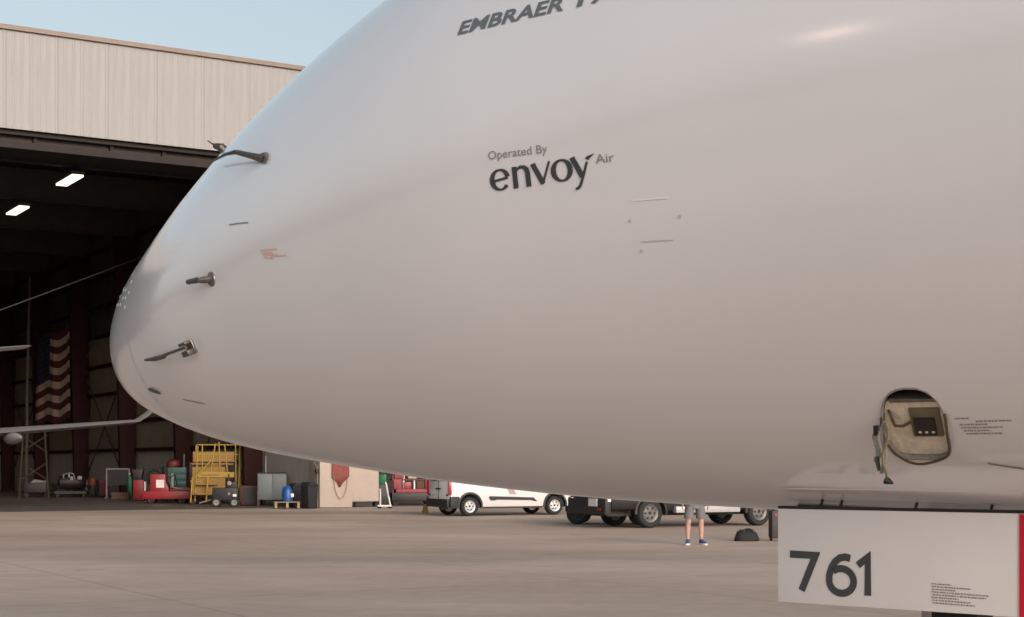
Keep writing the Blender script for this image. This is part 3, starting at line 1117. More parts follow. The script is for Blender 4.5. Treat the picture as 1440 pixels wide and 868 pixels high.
def build_service_bay():
    K = BB * pi / 180

    def loc(a, b, off=0.0):
        """a aft (m), b up the skin (deg)"""
        return SD(BU + a + BSH*b, BT + b, off)
    N = 48
    outl = []
    for k in range(N):
        an = 2*pi*k/N
        c, s = cos(an), sin(an)
        e = bay_pow(s)
        r = 1 / (abs(c)**e + abs(s)**e) ** (1/e)
        outl.append((c*r, s*r))
    rings = []
    for sc, off in ((1.0, 0.0), (1.0, -0.13)):
        rings.append([loc(BA*a*sc, BB*b*sc, off) for a, b in outl])
    tub = MB().loft(rings, caps=False)
    n = len(tub.v)
    tub.add(rings[1], [tuple(range(N))])
    bay = tub.build('service_bay', 'bay_dark', A)
    # rim lip
    rr = []
    for sc, off in ((1.035, 0.0005), (1.03, 0.004), (1.0, 0.004), (0.985, -0.02)):
        rr.append([loc(BA*a*sc, BB*b*sc, off) for a, b in outl])
    MB().loft(rr, caps=False).build('bay_rim', 'strap', bay, smooth=True)
    # cream face plate over the lower four fifths, set back into the bay
    top = 4.4 / BB
    pl = [p for p in outl if p[1] < top]
    pl.sort(key=lambda p: atan2(p[1] - (-0.3), p[0]))
    vs = [loc(BA*a*0.97, BB*b*0.97, -0.016) for a, b in pl]
    vs2 = [loc(BA*a*0.97, BB*b*0.97, -0.032) for a, b in pl]
    m = len(vs)
    MB().add(vs + vs2, [tuple(range(m))] + [(i, (i+1) % m, m + (i+1) % m, m + i) for i in range(m)]).build('face_plate', 'bay_cream', bay)
    # olive frame with the black socket panel
    def slab(name, mm, a0, a1, b0, b1, o0, o1, par=bay):
        q = [(a0, b0), (a1, b0), (a1, b1), (a0, b1)]
        vs = [loc(a, b, o1) for a, b in q] + [loc(a, b, o0) for a, b in q]
        return MB().add(vs, [(0, 1, 2, 3), (7, 6, 5, 4), (0, 4, 5, 1), (1, 5, 6, 2), (2, 6, 7, 3), (3, 7, 4, 0)]).build(name, mm, par, bevel=0.002)
    slab('top_ledge', 'probe_base', -0.085, 0.105, 4.25, 4.8, -0.05, -0.004)
    slab('socket_frame', 'bay_olive', -0.018, 0.100, -2.2, 3.0, -0.030, -0.008)
    sp = slab('socket_panel', 'black_plastic', -0.006, 0.078, -1.9, 1.4, -0.022, -0.004)
    for a in (0.008, 0.034, 0.060):
        slab('socket_pin', 'whitep', a, a + 0.011, -1.35, -1.0, -0.010, -0.002, bay)
    slab('red_cap', 'pink_lens', -0.03, -0.005, 4.9, 6.1, -0.10, -0.05)
    slab('relay_box', 'greycab', 0.045, 0.085, 4.7, 6.0, -0.10, -0.045)
    slab('latch_plate', 'steel', -0.035, 0.03, 6.35, 6.85, -0.02, -0.004)
    # cable looping along the lower edge
    pts = []
    for k in range(25):
        an = radians(158 + (385 - 158) * k / 24)
        c, s = cos(an), sin(an)
        e = 3.2
        r = 1 / (abs(c)**e + abs(s)**e) ** (1/e)
        pts.append(loc(0.004 + BA*1.01*c*r, -0.4 + BB*0.97*s*r, 0.014 + 0.008*sin(k*0.7)))
    MB().tube(pts, 0.0052, 6).build('cable', 'cable', bay, smooth=True)
    pts = [loc(-0.10, 2.6, -0.02), loc(-0.085, 1.9, 0.0), loc(-0.075, 0.4, 0.004), loc(-0.045, 0.2, 0.0), loc(-0.02, 0.4, -0.015)]
    MB().tube(pts, 0.006, 6).build('cable', 'cable', bay, smooth=True)
    # straps and caps hanging in front of the bay's forward edge
    def hang(a, b, length, w, mm, name, par=bay, off=0.012, twist=0.0):
        p = loc(a, b, off)
        seg = 6
        vs = []
        for k in range(seg + 1):
            z = -length * k / seg
            sway = 0.008 * sin(k * 1.3 + a * 30)
            vs += [p + Vector((-w/2 + sway, 0, z)), p + Vector((w/2 + sway, 0, z)), p + Vector((w/2 + sway, 0.006, z)), p + Vector((-w/2 + sway, 0.006, z))]
        rings = [vs[4*k:4*k+4] for k in range(seg+1)]
        return MB().loft(rings).build(name, mm, par)
    s1 = hang(-0.145, 0.9, 0.135, 0.020, 'strap', 'tether_strap')
    p = loc(-0.145, 0.9, 0.016)
    MB().box(tuple(p + Vector((0.0, -0.004, -0.018))), (0.014, 0.008, 0.036)).build('strap_clip', 'dark', s1)
    MB().tube([p + Vector((0.004, -0.004, -0.115)), p + Vector((0.016, -0.006, -0.165))], [0.011, 0.007], 6).build('strap_clip', 'probe_metal', s1)
    s2 = hang(-0.114, 1.6, 0.19, 0.013, 'strap', 'tether_strap', off=0.014)
    p = loc(-0.10, 1.6, 0.02)
    pts = [p + Vector((0.012*sin(k*1.1), -0.004, -0.03*k)) for k in range(8)]
    MB().tube(pts, [0.008, 0.006, 0.008, 0.006, 0.008, 0.006, 0.008, 0.006], 6).build('cap_chain', 'bay_olive', s2)
    q = pts[-1]
    MB().tube([q + Vector((-0.010, 0, 0.002)), q + Vector((0.018, 0, -0.010))], [0.017, 0.004], 8).build('dust_cap', 'dark', s2, smooth=True)
    # stencil print aft of the bay
    print_block(A, 'stencil_print', 'light_ink', lambda x, y: SZ(x + 0.04, 1.767 + y, 0.002), [(5.965, 6.02), (6.04, 6.17), (5.975, 6.08), (5.975, 6.13), (5.98, 6.08), (5.985, 6.12)], 0.0105, 0.004, 4)


build_service_bay()


def build_gear():
    # sides of the gear bay
    bay = MB()
    for v in (-GV, GV):
        bay.box(((G0+G1)/2, v, 1.66), (G1-G0, 0.012, 0.5))
    bay.box((G0, 0, 1.66), (0.012, 2*GV, 0.5)).box((G1, 0, 1.66), (0.012, 2*GV, 0.5)).box(((G0+G1)/2, 0, 1.915), (G1-G0, 2*GV, 0.012))
    # keep its lower edge inside the skin
    bay.v = [(x, y, max(z, 1.425)) for x, y, z in bay.v]
    bay.build('gear_bay', 'bay_dark', A)
    # sill strake along the bay edge (the slim plate above the door)
    vs = []
    for u in lin(5.06, 7.4, 16):
        vs += [SZ(u, 1.512, 0.0005), SZ(u, 1.508, 0.002), SZ(u, 1.462, 0.003), SZ(u, 1.456, 0.0005)]
    MB().loft([vs[4*i:4*i+4] for i in range(17)]).build('bay_sill', 'skin_paint', A)
    for sg in (-1, 1):
        y = 0.45 * sg
        z0, z1 = 1.036, 1.424
        b = MB().box(((4.952 + 6.0) / 2 + 0.125, y, (z0+z1)/2), (1.188, 0.022, z1-z0))
        D = b.build('gear_door', 'door_paint', A, bevel=0.004)
        D['label'] = 'near white gear door with large number and red edge' if sg < 0 else 'far gear door hidden behind the near one'
        MB().box((6.045 + 0.075, y - 0.0135, (z0+z1)/2), (0.148, 0.004, z1-z0-0.004)).build('warning_stripe', 'red_stripe', D)
        MB().box((5.58, y*0.96, z1 + 0.004), (1.16, 0.03, 0.016)).build('gap_shade_strip', 'black_plastic', D)  # black strip painting the shadow in the gap above the door
        for hx in (5.19, 5.28, 5.61, 5.92):
            MB().tube([(hx, y*0.98, z1 - 0.01), (hx, y*0.9, z1 + 0.05)], 0.006, 6).build('hinge', 'dark', D)
        if sg > 0:
            continue
        yy = y - 0.0135

        def digit(strokes, x0, m='grey_ink'):
            q = MB()
            for i, (pts, w) in enumerate(strokes):
                vs2, fs2 = stroke(pts, w)
                q.add([(x0 + a*0.163, yy - 0.0004*i, 1.090 + bb*0.163 - 0.035*(x0 + a*0.163 - 5.075)*0.5) for a, bb in vs2], fs2)
            q.build('digit', m, D)
        digit([([(0.0, 0.905), (0.73, 0.905), (0.335, 0.0)], 0.185)], 5.067)
        six = [(0.70, 0.885), (0.57, 0.915), (0.42, 0.885), (0.28, 0.78), (0.18, 0.62), (0.12, 0.44), (0.115, 0.32)] + arc(0.455, 0.315, 0.34, 0.305, 188, 492, 34)
        digit([(six, 0.18)], 5.230)
        digit([([(0.03, 0.73), (0.30, 0.94), (0.30, 0.0)], 0.18)], 5.373)
        print_block(D, 'placard_print', 'light_ink', lambda x, z: (x + 0.055, yy, 1.143 + z - 0.02*(x - 5.64)), [(5.640, 5.72), (5.640, 5.80), (5.642, 5.74), (5.640, 5.87), (5.645, 5.86), (5.64, 5.75), (5.642, 5.80), (5.645, 5.82)], 0.0105, 0.005, 9)
    # nose gear leg and twin wheels (mostly below the frame)
    leg = MB().tube([(5.50, 0, 1.9), (5.50, 0, 0.45)], [0.075, 0.06], 14).build('nose_gear_leg', 'steel', A, smooth=True)
    MB().tube([(5.50, 0, 1.05), (5.78, 0, 1.35)], 0.035, 10).build('drag_brace', 'steel', leg, smooth=True)
    MB().box((5.70, -0.20, 0.99), (0.20, 0.16, 0.14)).build('taxi_light_bracket', 'dark', leg, bevel=0.02)
    MB().tube([(5.50, -0.3, 0.31), (5.50, 0.3, 0.31)], 0.045, 10).build('axle', 'steel', leg, smooth=True)
    for sg in (-1, 1):
        w = MB().lathe([(0.15, -0.09), (0.25, -0.10), (0.295, -0.07), (0.31, 0), (0.295, 0.07), (0.25, 0.10), (0.15, 0.09)], axis='Y', c=(5.50, 0.2*sg, 0.31), n=28, caps=False).build('nose_wheel', 'rubber', A, smooth=True)
        MB().lathe([(0.03, -0.098), (0.13, -0.085), (0.155, -0.093), (0.155, 0.093), (0.13, 0.085), (0.03, 0.098)], axis='Y', c=(5.50, 0.2*sg, 0.31), n=20).build('rim', 'whitep', w, smooth=True)


build_gear()


# ------------------------------------------------------------------ vehicles
def wheel(parent, x, y, r, w, side, rim='alloy', name='wheel'):
    t = MB().lathe([(r*0.62, -w/2), (r*0.9, -w/2), (r*0.985, -w*0.36), (r, -w*0.15), (r, w*0.15), (r*0.985, w*0.36), (r*0.9, w/2), (r*0.62, w/2), (r*0.60, 0)], axis='Y', n=28, caps=False).build(name, 'rubber', parent, smooth=True)
    t.location = (x, y, r)
    o = side
    b = MB().lathe([(r*0.10, o*w*0.40), (r*0.14, o*w*0.42), (r*0.45, o*w*0.34), (r*0.56, o*w*0.44), (r*0.64, o*w*0.46), (r*0.66, o*w*0.3), (r*0.64, -o*w*0.3)], axis='Y', n=28)
    rm = b.build('rim', rim, t, smooth=True)
    h = MB()
    for k in range(6):
        a = 2*pi*k/6
        h.box((r*0.36*cos(a), o*w*0.385, r*0.36*sin(a)), (r*0.13, 0.012, r*0.13), ry=-a)
    h.lathe([(r*0.12, o*w*0.40), (r*0.10, o*w*0.45)], axis='Y', n=12)
    h.build('rim_holes', 'dark', t)['kind'] = 'stuff'
    return t


def ring_section(x, w, zb, zs, zt, wt, r=0.07):
    """one cross-section of a vehicle body: half width w, bottom zb, shoulder zs, top zt with half width wt"""
    half = [(w*0.90, zb), (w*0.975, zb + r*0.5), (w, zb + r*1.6), (w*1.005, (zb + zs)*0.5), (w, zs - 0.02), (w*0.992, zs + 0.015), (wt + (w-wt)*0.35, zs + (zt-zs)*0.62), (wt, zt - r*1.2), (wt - r*0.5, zt - r*0.35), (wt - r*1.6, zt)]
    return [(x, a, z) for a, z in half] + [(x, -a, z) for a, z in half[::-1]]


def build_van(loc, rz):
    V = thing('cargo_van', 'small white cargo van with black bumpers seen from its rear corner', 'van', loc, rz)
    # x forward, origin at the rear axle on the ground; +y is the far side (left of travel)
    st = [(-0.70, 0.80, 0.42, 0.98, 1.70, 0.62), (-0.66, 0.87, 0.30, 0.98, 1.80, 0.68), (-0.5, 0.90, 0.27, 1.0, 1.83, 0.70), (0.9, 0.915, 0.25, 1.0, 1.84, 0.71),
          (1.75, 0.915, 0.25, 1.02, 1.80, 0.69), (2.35, 0.91, 0.25, 1.02, 1.50, 0.66), (2.95, 0.90, 0.25, 1.02, 1.13, 0.72), (3.6, 0.87, 0.26, 0.92, 0.99, 0.70), (3.86, 0.78, 0.30, 0.80, 0.86, 0.60), (3.92, 0.68, 0.40, 0.68, 0.74, 0.52)]
    body = MB().loft([ring_section(*s) for s in st]).build('body', 'white_van', V, smooth=True, angle=32)
    cs = []
    for wx in (0.0, 3.10):
        cs.append(MB().lathe([(0.40, -1.2), (0.40, 1.2)], axis='Y', c=(wx, 0, 0.33), n=32).build('cutter', None))
    for c in cs:
        c.parent = V
    bpy.context.view_layer.update()
    cut(body, cs)
    MB().box((1.55, 0, 0.42), (4.2, 1.3, 0.26)).build('underbody', 'trimblack', V)
    for wx in (0.0, 3.10):
        for sg in (-1, 1):
            wheel(V, wx, 0.79*sg, 0.315, 0.21, sg, name='wheel')
            a = MB()
            rings = []
            for k in range(19):
                an = radians(-8 + 196*k/18)
                c, s = cos(an), sin(an)
                rings.append([(wx + c*rr, sg*yy, 0.33 + s*rr) for rr, yy in ((0.385, 0.80), (0.385, 0.937), (0.445, 0.930), (0.45, 0.86))])
            a.loft(rings).build('wheel_arch', 'trimblack', V, smooth=True)
    # side moulding (tapered to the front), sill
    for sg in (-1, 1):
        prof = [(0.66, 0.60), (0.70, 0.64), (2.30, 0.585), (2.32, 0.55), (2.42, 0.47), (2.32, 0.468), (2.22, 0.50), (0.95, 0.525), (0.85, 0.50), (0.72, 0.50)]
        MB().prism(prof, sg*0.905, sg*0.938).build('side_moulding', 'trimblack', V)
        MB().box((1.55, sg*0.905, 0.275), (2.15, 0.06, 0.05)).build('sill', 'trimblack', V, bevel=0.01)
        MB().prism([(1.42, 0.70), (1.24, 1.0), (1.48, 1.0), (1.66, 0.70)], sg*0.913, sg*0.922).build('slanted_band', 'taupe_band', V)  # slanted taupe band on the body side
        MB().box((2.12, sg*0.92, 0.93), (0.16, 0.04, 0.03)).build('door_handle', 'trimblack', V, bevel=0.008)
        MB().prism([(1.72, 1.10), (2.28, 1.08), (2.2, 1.45), (1.76, 1.62)], sg*0.80, sg*0.90).build('side_window', 'winglass', V)
        MB().box((-0.675, sg*0.83, 0.92), (0.10, 0.11, 0.46), rz=sg*0.25).build('tail_light', 'taillight', V, bevel=0.02)
        MB().box((-0.54, sg*0.88, 0.46), (0.32, 0.1, 0.34)).build('bumper_corner', 'trimblack', V, bevel=0.03)
        MB().box((3.76, sg*0.68, 0.78), (0.22, 0.22, 0.13), rz=-sg*0.5).build('headlight', 'amber', V, bevel=0.02)
    MB().box((-0.70, 0, 0.42), (0.16, 1.66, 0.26)).build('rear_bumper', 'trimblack', V, bevel=0.03)
    MB().box((3.90, 0, 0.42), (0.12, 1.5, 0.26)).build('front_bumper', 'trimblack', V, bevel=0.03)
    MB().box((-0.712, 0.28, 0.76), (0.02, 0.5, 0.12)).build('number_plate', 'plate', V)
    MB().box((-0.725, -0.02, 0.88), (0.05, 0.34, 0.05)).build('door_handle', 'trimblack', V, bevel=0.008)
    for zz in (0.68, 1.2):
        MB().box((-0.71, -0.70, zz), (0.05, 0.10, 0.05)).build('door_hinge', 'trimblack', V, bevel=0.005)
        MB().box((-0.71, 0.70, zz), (0.05, 0.10, 0.05)).build('door_hinge', 'trimblack', V, bevel=0.005)
    MB().box((-0.708, 0.0, 1.02), (0.012, 0.016, 1.1)).build('door_gap', 'trimblack', V)
    MB().prism([(-0.62, 1.12), (0.62, 1.12), (0.55, 1.6), (-0.55, 1.6)], -0.70, -0.64, 'YZ').build('rear_window', 'winglass', V)
    MB().add([(2.42, -0.6, 1.42), (2.42, 0.6, 1.42), (2.80, 0.68, 1.145), (2.80, -0.68, 1.145)], [(0, 1, 2, 3)]).build('windshield', 'winglass', V)
    MB().tube([(-0.5, -0.3, 0.25), (-0.76, -0.35, 0.24)], 0.03, 8).build('exhaust_pipe', 'hubgrey', V)


def build_pickup(loc, rz):
    V = thing('pickup_truck', 'black pickup truck with silver running boards parked behind the airliner belly', 'truck', loc, rz)
    WB = 3.50
    st = [(-1.22, 0.90, 0.52, 1.02, 1.08, 0.84), (-1.16, 0.96, 0.48, 1.04, 1.12, 0.90), (-0.5, 0.985, 0.46, 1.06, 1.13, 0.92), (0.55, 0.99, 0.44, 1.06, 1.13, 0.92),
          (0.62, 0.99, 0.42, 1.08, 1.80, 0.72), (1.0, 0.99, 0.42, 1.08, 1.88, 0.70), (2.0, 0.99, 0.42, 1.08, 1.86, 0.70), (2.75, 0.985, 0.42, 1.08, 1.30, 0.78), (2.95, 0.985, 0.42, 1.08, 1.16, 0.84), (4.0, 0.96, 0.44, 1.02, 1.08, 0.84), (4.25, 0.88, 0.50, 0.98, 1.02, 0.76)]
    body = MB().loft([ring_section(*s) for s in st]).build('body', 'black_car', V, smooth=True, angle=32)
    cs = []
    for wx in (0.0, WB):
        c = MB().lathe([(0.45, -1.3), (0.45, 1.3)], axis='Y', c=(wx, 0, 0.40), n=32).build('cutter', None)
        c.parent = V
        cs.append(c)
    c = MB().box((-0.32, 0, 1.2), (1.5, 1.55, 0.9)).build('cutter', None)
    c.parent = V
    cs.append(c)
    bpy.context.view_layer.update()
    cut(body, cs)
    MB().box((1.5, 0, 0.46), (5.2, 1.2, 0.3)).build('chassis', 'trimblack', V)
    for wx in (0.0, WB):
        for sg in (-1, 1):
            wheel(V, wx, 0.84*sg, 0.385, 0.27, sg, 'hubgrey')
            rings = []
            for k in range(17):
                an = radians(-5 + 190*k/16)
                c_, s_ = cos(an), sin(an)
                rings.append([(wx + c_*rr, sg*yy, 0.40 + s_*rr) for rr, yy in ((0.44, 0.88), (0.44, 1.02), (0.50, 1.012), (0.505, 0.93))])
            MB().loft(rings).build('wheel_arch', 'trimblack', V, smooth=True)
    for sg in (-1, 1):
        MB().box((WB/2 - 0.02, sg*1.03, 0.47), (2.05, 0.18, 0.17)).build('running_board', 'silver', V, bevel=0.03)
        MB().box((-1.18, sg*0.88, 0.90), (0.12, 0.14, 0.30)).build('tail_light', 'taillight', V, bevel=0.02)
        MB().box((-1.25, sg*0.92, 0.735), (0.10, 0.10, 0.09)).build('marker_lens', 'amber', V, bevel=0.015)
        MB().prism([(0.8, 1.14), (2.62, 1.14), (2.0, 1.74), (0.95, 1.76)], sg*0.82, sg*0.93).build('side_window', 'winglass', V)
        MB().box((4.2, sg*0.7, 0.86), (0.14, 0.3, 0.18)).build('headlight', 'amber', V, bevel=0.02)
        MB().box((1.45, sg*0.995, 0.98), (0.18, 0.04, 0.035)).build('door_handle', 'black_plastic', V, bevel=0.008)
    MB().box((-1.28, 0, 0.56), (0.18, 1.92, 0.40)).build('rear_bumper', 'trimblack', V, bevel=0.03)
    MB().box((4.28, 0, 0.6), (0.14, 1.8, 0.28)).build('front_bumper', 'trimblack', V, bevel=0.03)
    MB().box((-1.382, -0.36, 0.67), (0.02, 0.42, 0.20)).build('number_plate', 'plate', V)
    MB().box((-1.378, -0.66, 0.50), (0.02, 0.16, 0.06)).build('rear_reflector', 'taillight', V)
    MB().box((-1.236, 0, 0.88), (0.03, 1.5, 0.36)).build('tailgate', 'black_car', V, bevel=0.01)


def build_tow_tractor(loc, rz):
    V = thing('tow_tractor', 'low black tow tractor mostly hidden behind the pickup tailgate', 'tractor', loc, rz)
    MB().prism([(-0.62, 0.35), (-0.66, 0.75), (-0.4, 0.85), (0.1, 0.62), (0.9, 0.68), (1.3, 0.85), (1.75, 0.8), (1.8, 0.35)], -0.6, 0.6).build('body', 'black_car', V, bevel=0.05)
    MB().box((0.35, 0, 0.76), (0.5, 0.9, 0.14)).build('seat', 'bagblack', V, bevel=0.04)
    MB().box((0.12, 0, 1.0), (0.12, 0.9, 0.42), ry=-0.15).build('seat_back', 'bagblack', V, bevel=0.04)
    MB().tube([(1.2, 0.25, 0.8), (0.95, 0.25, 1.08)], 0.025, 6).build('steering_column', 'dark', V)
    MB().lathe([(0.16, -0.012), (0.18, 0), (0.16, 0.012)], c=(0.93, 0.25, 1.1), n=18).build('steering_wheel', 'dark', V)
    for wx in (-0.4, 1.3):
        for sg in (-1, 1):
            wheel(V, wx, 0.58*sg, 0.30, 0.2, sg, 'dark')
    MB().box((-0.70, 0, 0.42), (0.16, 0.3, 0.16)).build('tow_hitch', 'dark', V, bevel=0.02)


def ground_at(px, py):
    y = EYE * 2200.0 / (py - 656.0)
    return ((px - 720.0) / 2200.0 * y, y, 0.0)


build_van((-1.754, 51.0, 0), radians(27))
build_pickup((3.14, 41.44, 0), radians(28))
build_tow_tractor((2.28, 43.72, 0), radians(-8))


# ------------------------------------------------------------------ person standing behind the belly
def build_person(loc, rz):
    P = thing('person', 'person in grey shorts and blue shoes standing on the concrete, only legs showing', 'person', loc, rz)
    # facing -y. joints with radii; root is the pelvis
    J = {}
    V, R, E = [], [], []

    def j(p, r, par=None):
        V.append(Vector(p))
        R.append(r)
        if par is not None:
            E.append((par, len(V) - 1))
        return len(V) - 1
    pel = j((0, 0, 0.95), (0.155, 0.11))
    wst = j((0, 0.0, 1.10), (0.14, 0.10), pel)
    ch = j((0, 0.01, 1.30), (0.165, 0.115), wst)
    sh = j((0, 0.01, 1.43), (0.13, 0.09), ch)
    nk = j((0, 0.0, 1.52), (0.058, 0.06), sh)
    h1 = j((0, -0.015, 1.59), (0.068, 0.08), nk)
    h2 = j((0, -0.012, 1.68), (0.078, 0.098), h1)
    h3 = j((0, 0.0, 1.755), (0.055, 0.065), h2)
    for sg in (-1, 1):
        hp = j((0.095*sg, 0, 0.90), (0.095, 0.10), pel)
        th = j((0.115*sg, -0.005, 0.72), (0.082, 0.085), hp)
        kn = j((0.13*sg, -0.01, 0.50), (0.056, 0.060), th)
        k2 = j((0.133*sg, 0.005, 0.44), (0.052, 0.056), kn)
        cf = j((0.137*sg, 0.025, 0.34), (0.056, 0.060), k2)
        an = j((0.142*sg, 0.015, 0.11), (0.034, 0.038), cf)
        ft = j((0.145*sg, -0.02, 0.055), (0.036, 0.034), an)
        te = j((0.165*sg, -0.15, 0.035), (0.036, 0.022), ft)
        sd_ = j((0.185*sg, 0.01, 1.41), (0.065, 0.06), sh)
        el = j((0.245*sg, 0.02, 1.13), (0.040, 0.040), sd_)
        wr = j((0.265*sg, -0.03, 0.89), (0.026, 0.024), el)
        pm = j((0.268*sg, -0.045, 0.83), (0.018, 0.036), wr)
        for k, (dy, ln) in enumerate(((-0.030, 0.070), (-0.010, 0.080), (0.010, 0.075), (0.028, 0.058))):
            f1 = j((0.270*sg, -0.047 + dy, 0.785), (0.009, 0.010), pm)
            f2 = j((0.262*sg, -0.050 + dy, 0.785 - ln*0.55), (0.008, 0.009), f1)
            j((0.248*sg, -0.052 + dy, 0.785 - ln), (0.007, 0.007), f2)
        t1 = j((0.258*sg, -0.085, 0.825), (0.011, 0.011), pm)
        j((0.250*sg, -0.100, 0.785), (0.009, 0.009), t1)
    me = bpy.data.meshes.new('body')
    me.from_pydata([tuple(v) for v in V], E, [])
    o = link('body', me)
    md = o.modifiers.new('skin', 'SKIN')
    md.use_smooth_shade = True
    for i, sv in enumerate(me.skin_vertices[0].data):
        sv.radius = R[i]
        sv.use_root = (i == 0)
    s2 = o.modifiers.new('sub', 'SUBSURF')
    s2.levels = 1
    s2.render_levels = 1
    nm = evaluated_mesh(o, 'body')
    o.modifiers.clear()
    o.data = nm
    nm.materials.append(M['skin'])
    o.parent = P
    # face
    MB().tube([(0, -0.103, 1.665), (0, -0.125, 1.625), (0, -0.098, 1.618)], [0.008, 0.014, 0.008], 8).build('nose', 'skin', o, smooth=True)
    for sg in (-1, 1):
        MB().lathe([(0.002, -0.011), (0.010, -0.006), (0.012, 0), (0.010, 0.006), (0.002, 0.011)], c=(0.03*sg, -0.098, 1.663), n=10).build('eye', 'whitep', o, smooth=True)
        MB().lathe([(0.004, -0.028), (0.016, -0.012), (0.017, 0.01), (0.005, 0.028)], c=(0.083*sg, 0.0, 1.645), n=8).build('ear', 'skin', o, smooth=True)
    MB().box((0, -0.094, 1.588), (0.045, 0.012, 0.012)).build('mouth', 'pink_ink', o, bevel=0.004)
    hr = []
    for k in range(7):
        f = k / 6
        z = 1.66 + 0.135 * f
        r = sqrt(max(0.02, 1 - f**2.4))
        hr.append([(0.092*r*cos(2*pi*q/16), 0.018 + (0.108 if sin(2*pi*q/16) > 0 else 0.098)*r*sin(2*pi*q/16) + (0.02 if f < 0.4 and sin(2*pi*q/16) < 0 else 0), z - (0.07 if sin(2*pi*q/16) > 0 and f < 0.2 else 0)) for q in range(16)])
    MB().loft(hr).build('hair', 'hair', P, smooth=True, angle=60)
    # clothes: shorts with two legs, loose shirt
    def oval(cx, cy, z, rx, ry, n=20, ph=0.0, wob=0.0):
        return [(cx + rx*(1 + wob*sin(3*a + ph))*cos(a), cy + ry*(1 + wob*cos(4*a + ph))*sin(a), z) for a in [2*pi*k/n for k in range(n)]]
    SH = thing_part = MB().loft([oval(0, 0, 0.74, 0.185, 0.13), oval(0, 0, 0.86, 0.195, 0.14), oval(0, 0, 0.98, 0.175, 0.128), oval(0, 0, 1.04, 0.165, 0.12)]).build('shorts', 'shorts', P, smooth=True, angle=60)
    for sg in (-1, 1):
        MB().loft([oval(0.125*sg, -0.002, 0.535, 0.098, 0.105, ph=1, wob=0.03), oval(0.118*sg, 0, 0.64, 0.100, 0.112, ph=2, wob=0.02), oval(0.10*sg, 0, 0.78, 0.10, 0.122)]).build('shorts_leg', 'shorts', SH, smooth=True, angle=60)
        foot = Matrix.Rotation(0.28*sg, 3, 'Z')
        c0 = Vector((0.146*sg, -0.02, 0))

        def foot_ring(y, w, z0, z1):
            q = []
            for k in range(14):
                a = 2*pi*k/14
                q.append(tuple(c0 + foot @ Vector((w*cos(a), y, (z0+z1)/2 + (z1-z0)/2*sin(a)))))
            return q
        s_ = MB().loft([foot_ring(0.085, 0.026, 0.02, 0.08), foot_ring(0.06, 0.040, 0.015, 0.115), foot_ring(0.0, 0.044, 0.015, 0.118), foot_ring(-0.06, 0.046, 0.015, 0.085), foot_ring(-0.13, 0.050, 0.015, 0.066), foot_ring(-0.18, 0.034, 0.016, 0.052), foot_ring(-0.20, 0.012, 0.02, 0.04)]).build('shoe', 'shoe', P, smooth=True, angle=60)
        sl = [(0.028, 0.088), (0.046, 0.04), (0.047, -0.03), (0.053, -0.12), (0.042, -0.175), (0.016, -0.207), (-0.016, -0.207), (-0.042, -0.175), (-0.053, -0.12), (-0.047, -0.03), (-0.046, 0.04), (-0.028, 0.088)]
        pts = [c0 + foot @ Vector((a, b, 0)) for a, b in sl]
        MB().prism([(p.x, p.y) for p in pts], 0.0, 0.032, 'XY').build('sole', 'sole', s_)
    T = MB().loft([oval(0, 0, 0.93, 0.20, 0.145, wob=0.02), oval(0, 0, 1.10, 0.185, 0.135, ph=1, wob=0.02), oval(0, 0.01, 1.30, 0.20, 0.14), oval(0, 0.01, 1.42, 0.19, 0.115), oval(0, 0.005, 1.485, 0.09, 0.085)]).build('shirt', 'shirt', P, smooth=True, angle=60)
    for sg in (-1, 1):
        MB().tube([(0.165*sg, 0.01, 1.42), (0.215*sg, 0.012, 1.33), (0.243*sg, 0.018, 1.20)], [0.085, 0.078, 0.072], 14).build('sleeve', 'shirt', T, smooth=True)


build_person(ground_at(977, 766), radians(4))


# ------------------------------------------------------------------ bags on the apron
def build_bag():
    o = thing('duffel_bag', 'slumped black duffel bag lying on the concrete', 'bag', ground_at(1050, 761), radians(6))
    rings = []
    for k in range(9):
        f = -1 + 2*k/8
        e = sqrt(max(0.02, 1 - abs(f)**3.2))
        rings.append([(0.27*f, 0.16*e*cos(a)*(1 + 0.03*sin(5*a+k)), max(0.0, 0.03 + (0.225*e + 0.012*sin(k*1.7))*sin(a))) for a in [2*pi*q/18 for q in range(18)]])
    MB().loft(rings).build('bag_body', 'bagblack', o, smooth=True, angle=60)
    MB().tube([(-0.1, -0.12, 0.18), (-0.07, -0.1, 0.26), (0.02, -0.07, 0.275), (0.1, -0.1, 0.25), (0.12, -0.12, 0.17)], 0.012, 6).build('handle', 'casegrey', o, smooth=True)
    MB().box((0, 0.0, 0.248), (0.36, 0.02, 0.012)).build('zip', 'casegrey', o)
    c = thing('trolley_case', 'upright charcoal case with a red tag standing beside the gear door', 'suitcase', ground_at(1095, 761), radians(12))
    MB().box((0, 0, 0.36), (0.40, 0.24, 0.60)).build('shell', 'casegrey', c, bevel=0.05)
    for sg in (-1, 1):
        MB().tube([(0.12*sg, 0.08, 0.62), (0.12*sg, 0.08, 0.88)], 0.012, 6).build('handle_post', 'dark', c)
        MB().lathe([(0.035, -0.02), (0.04, 0), (0.035, 0.02)], axis='X', c=(0.15*sg, 0.06, 0.04), n=12).build('wheel', 'rubber', c)
    MB().box((0, 0.08, 0.89), (0.26, 0.03, 0.03)).build('handle_grip', 'dark', c, bevel=0.008)
    MB().box((-0.10, -0.128, 0.56), (0.09, 0.012, 0.05)).build('luggage_tag', 'red', c)


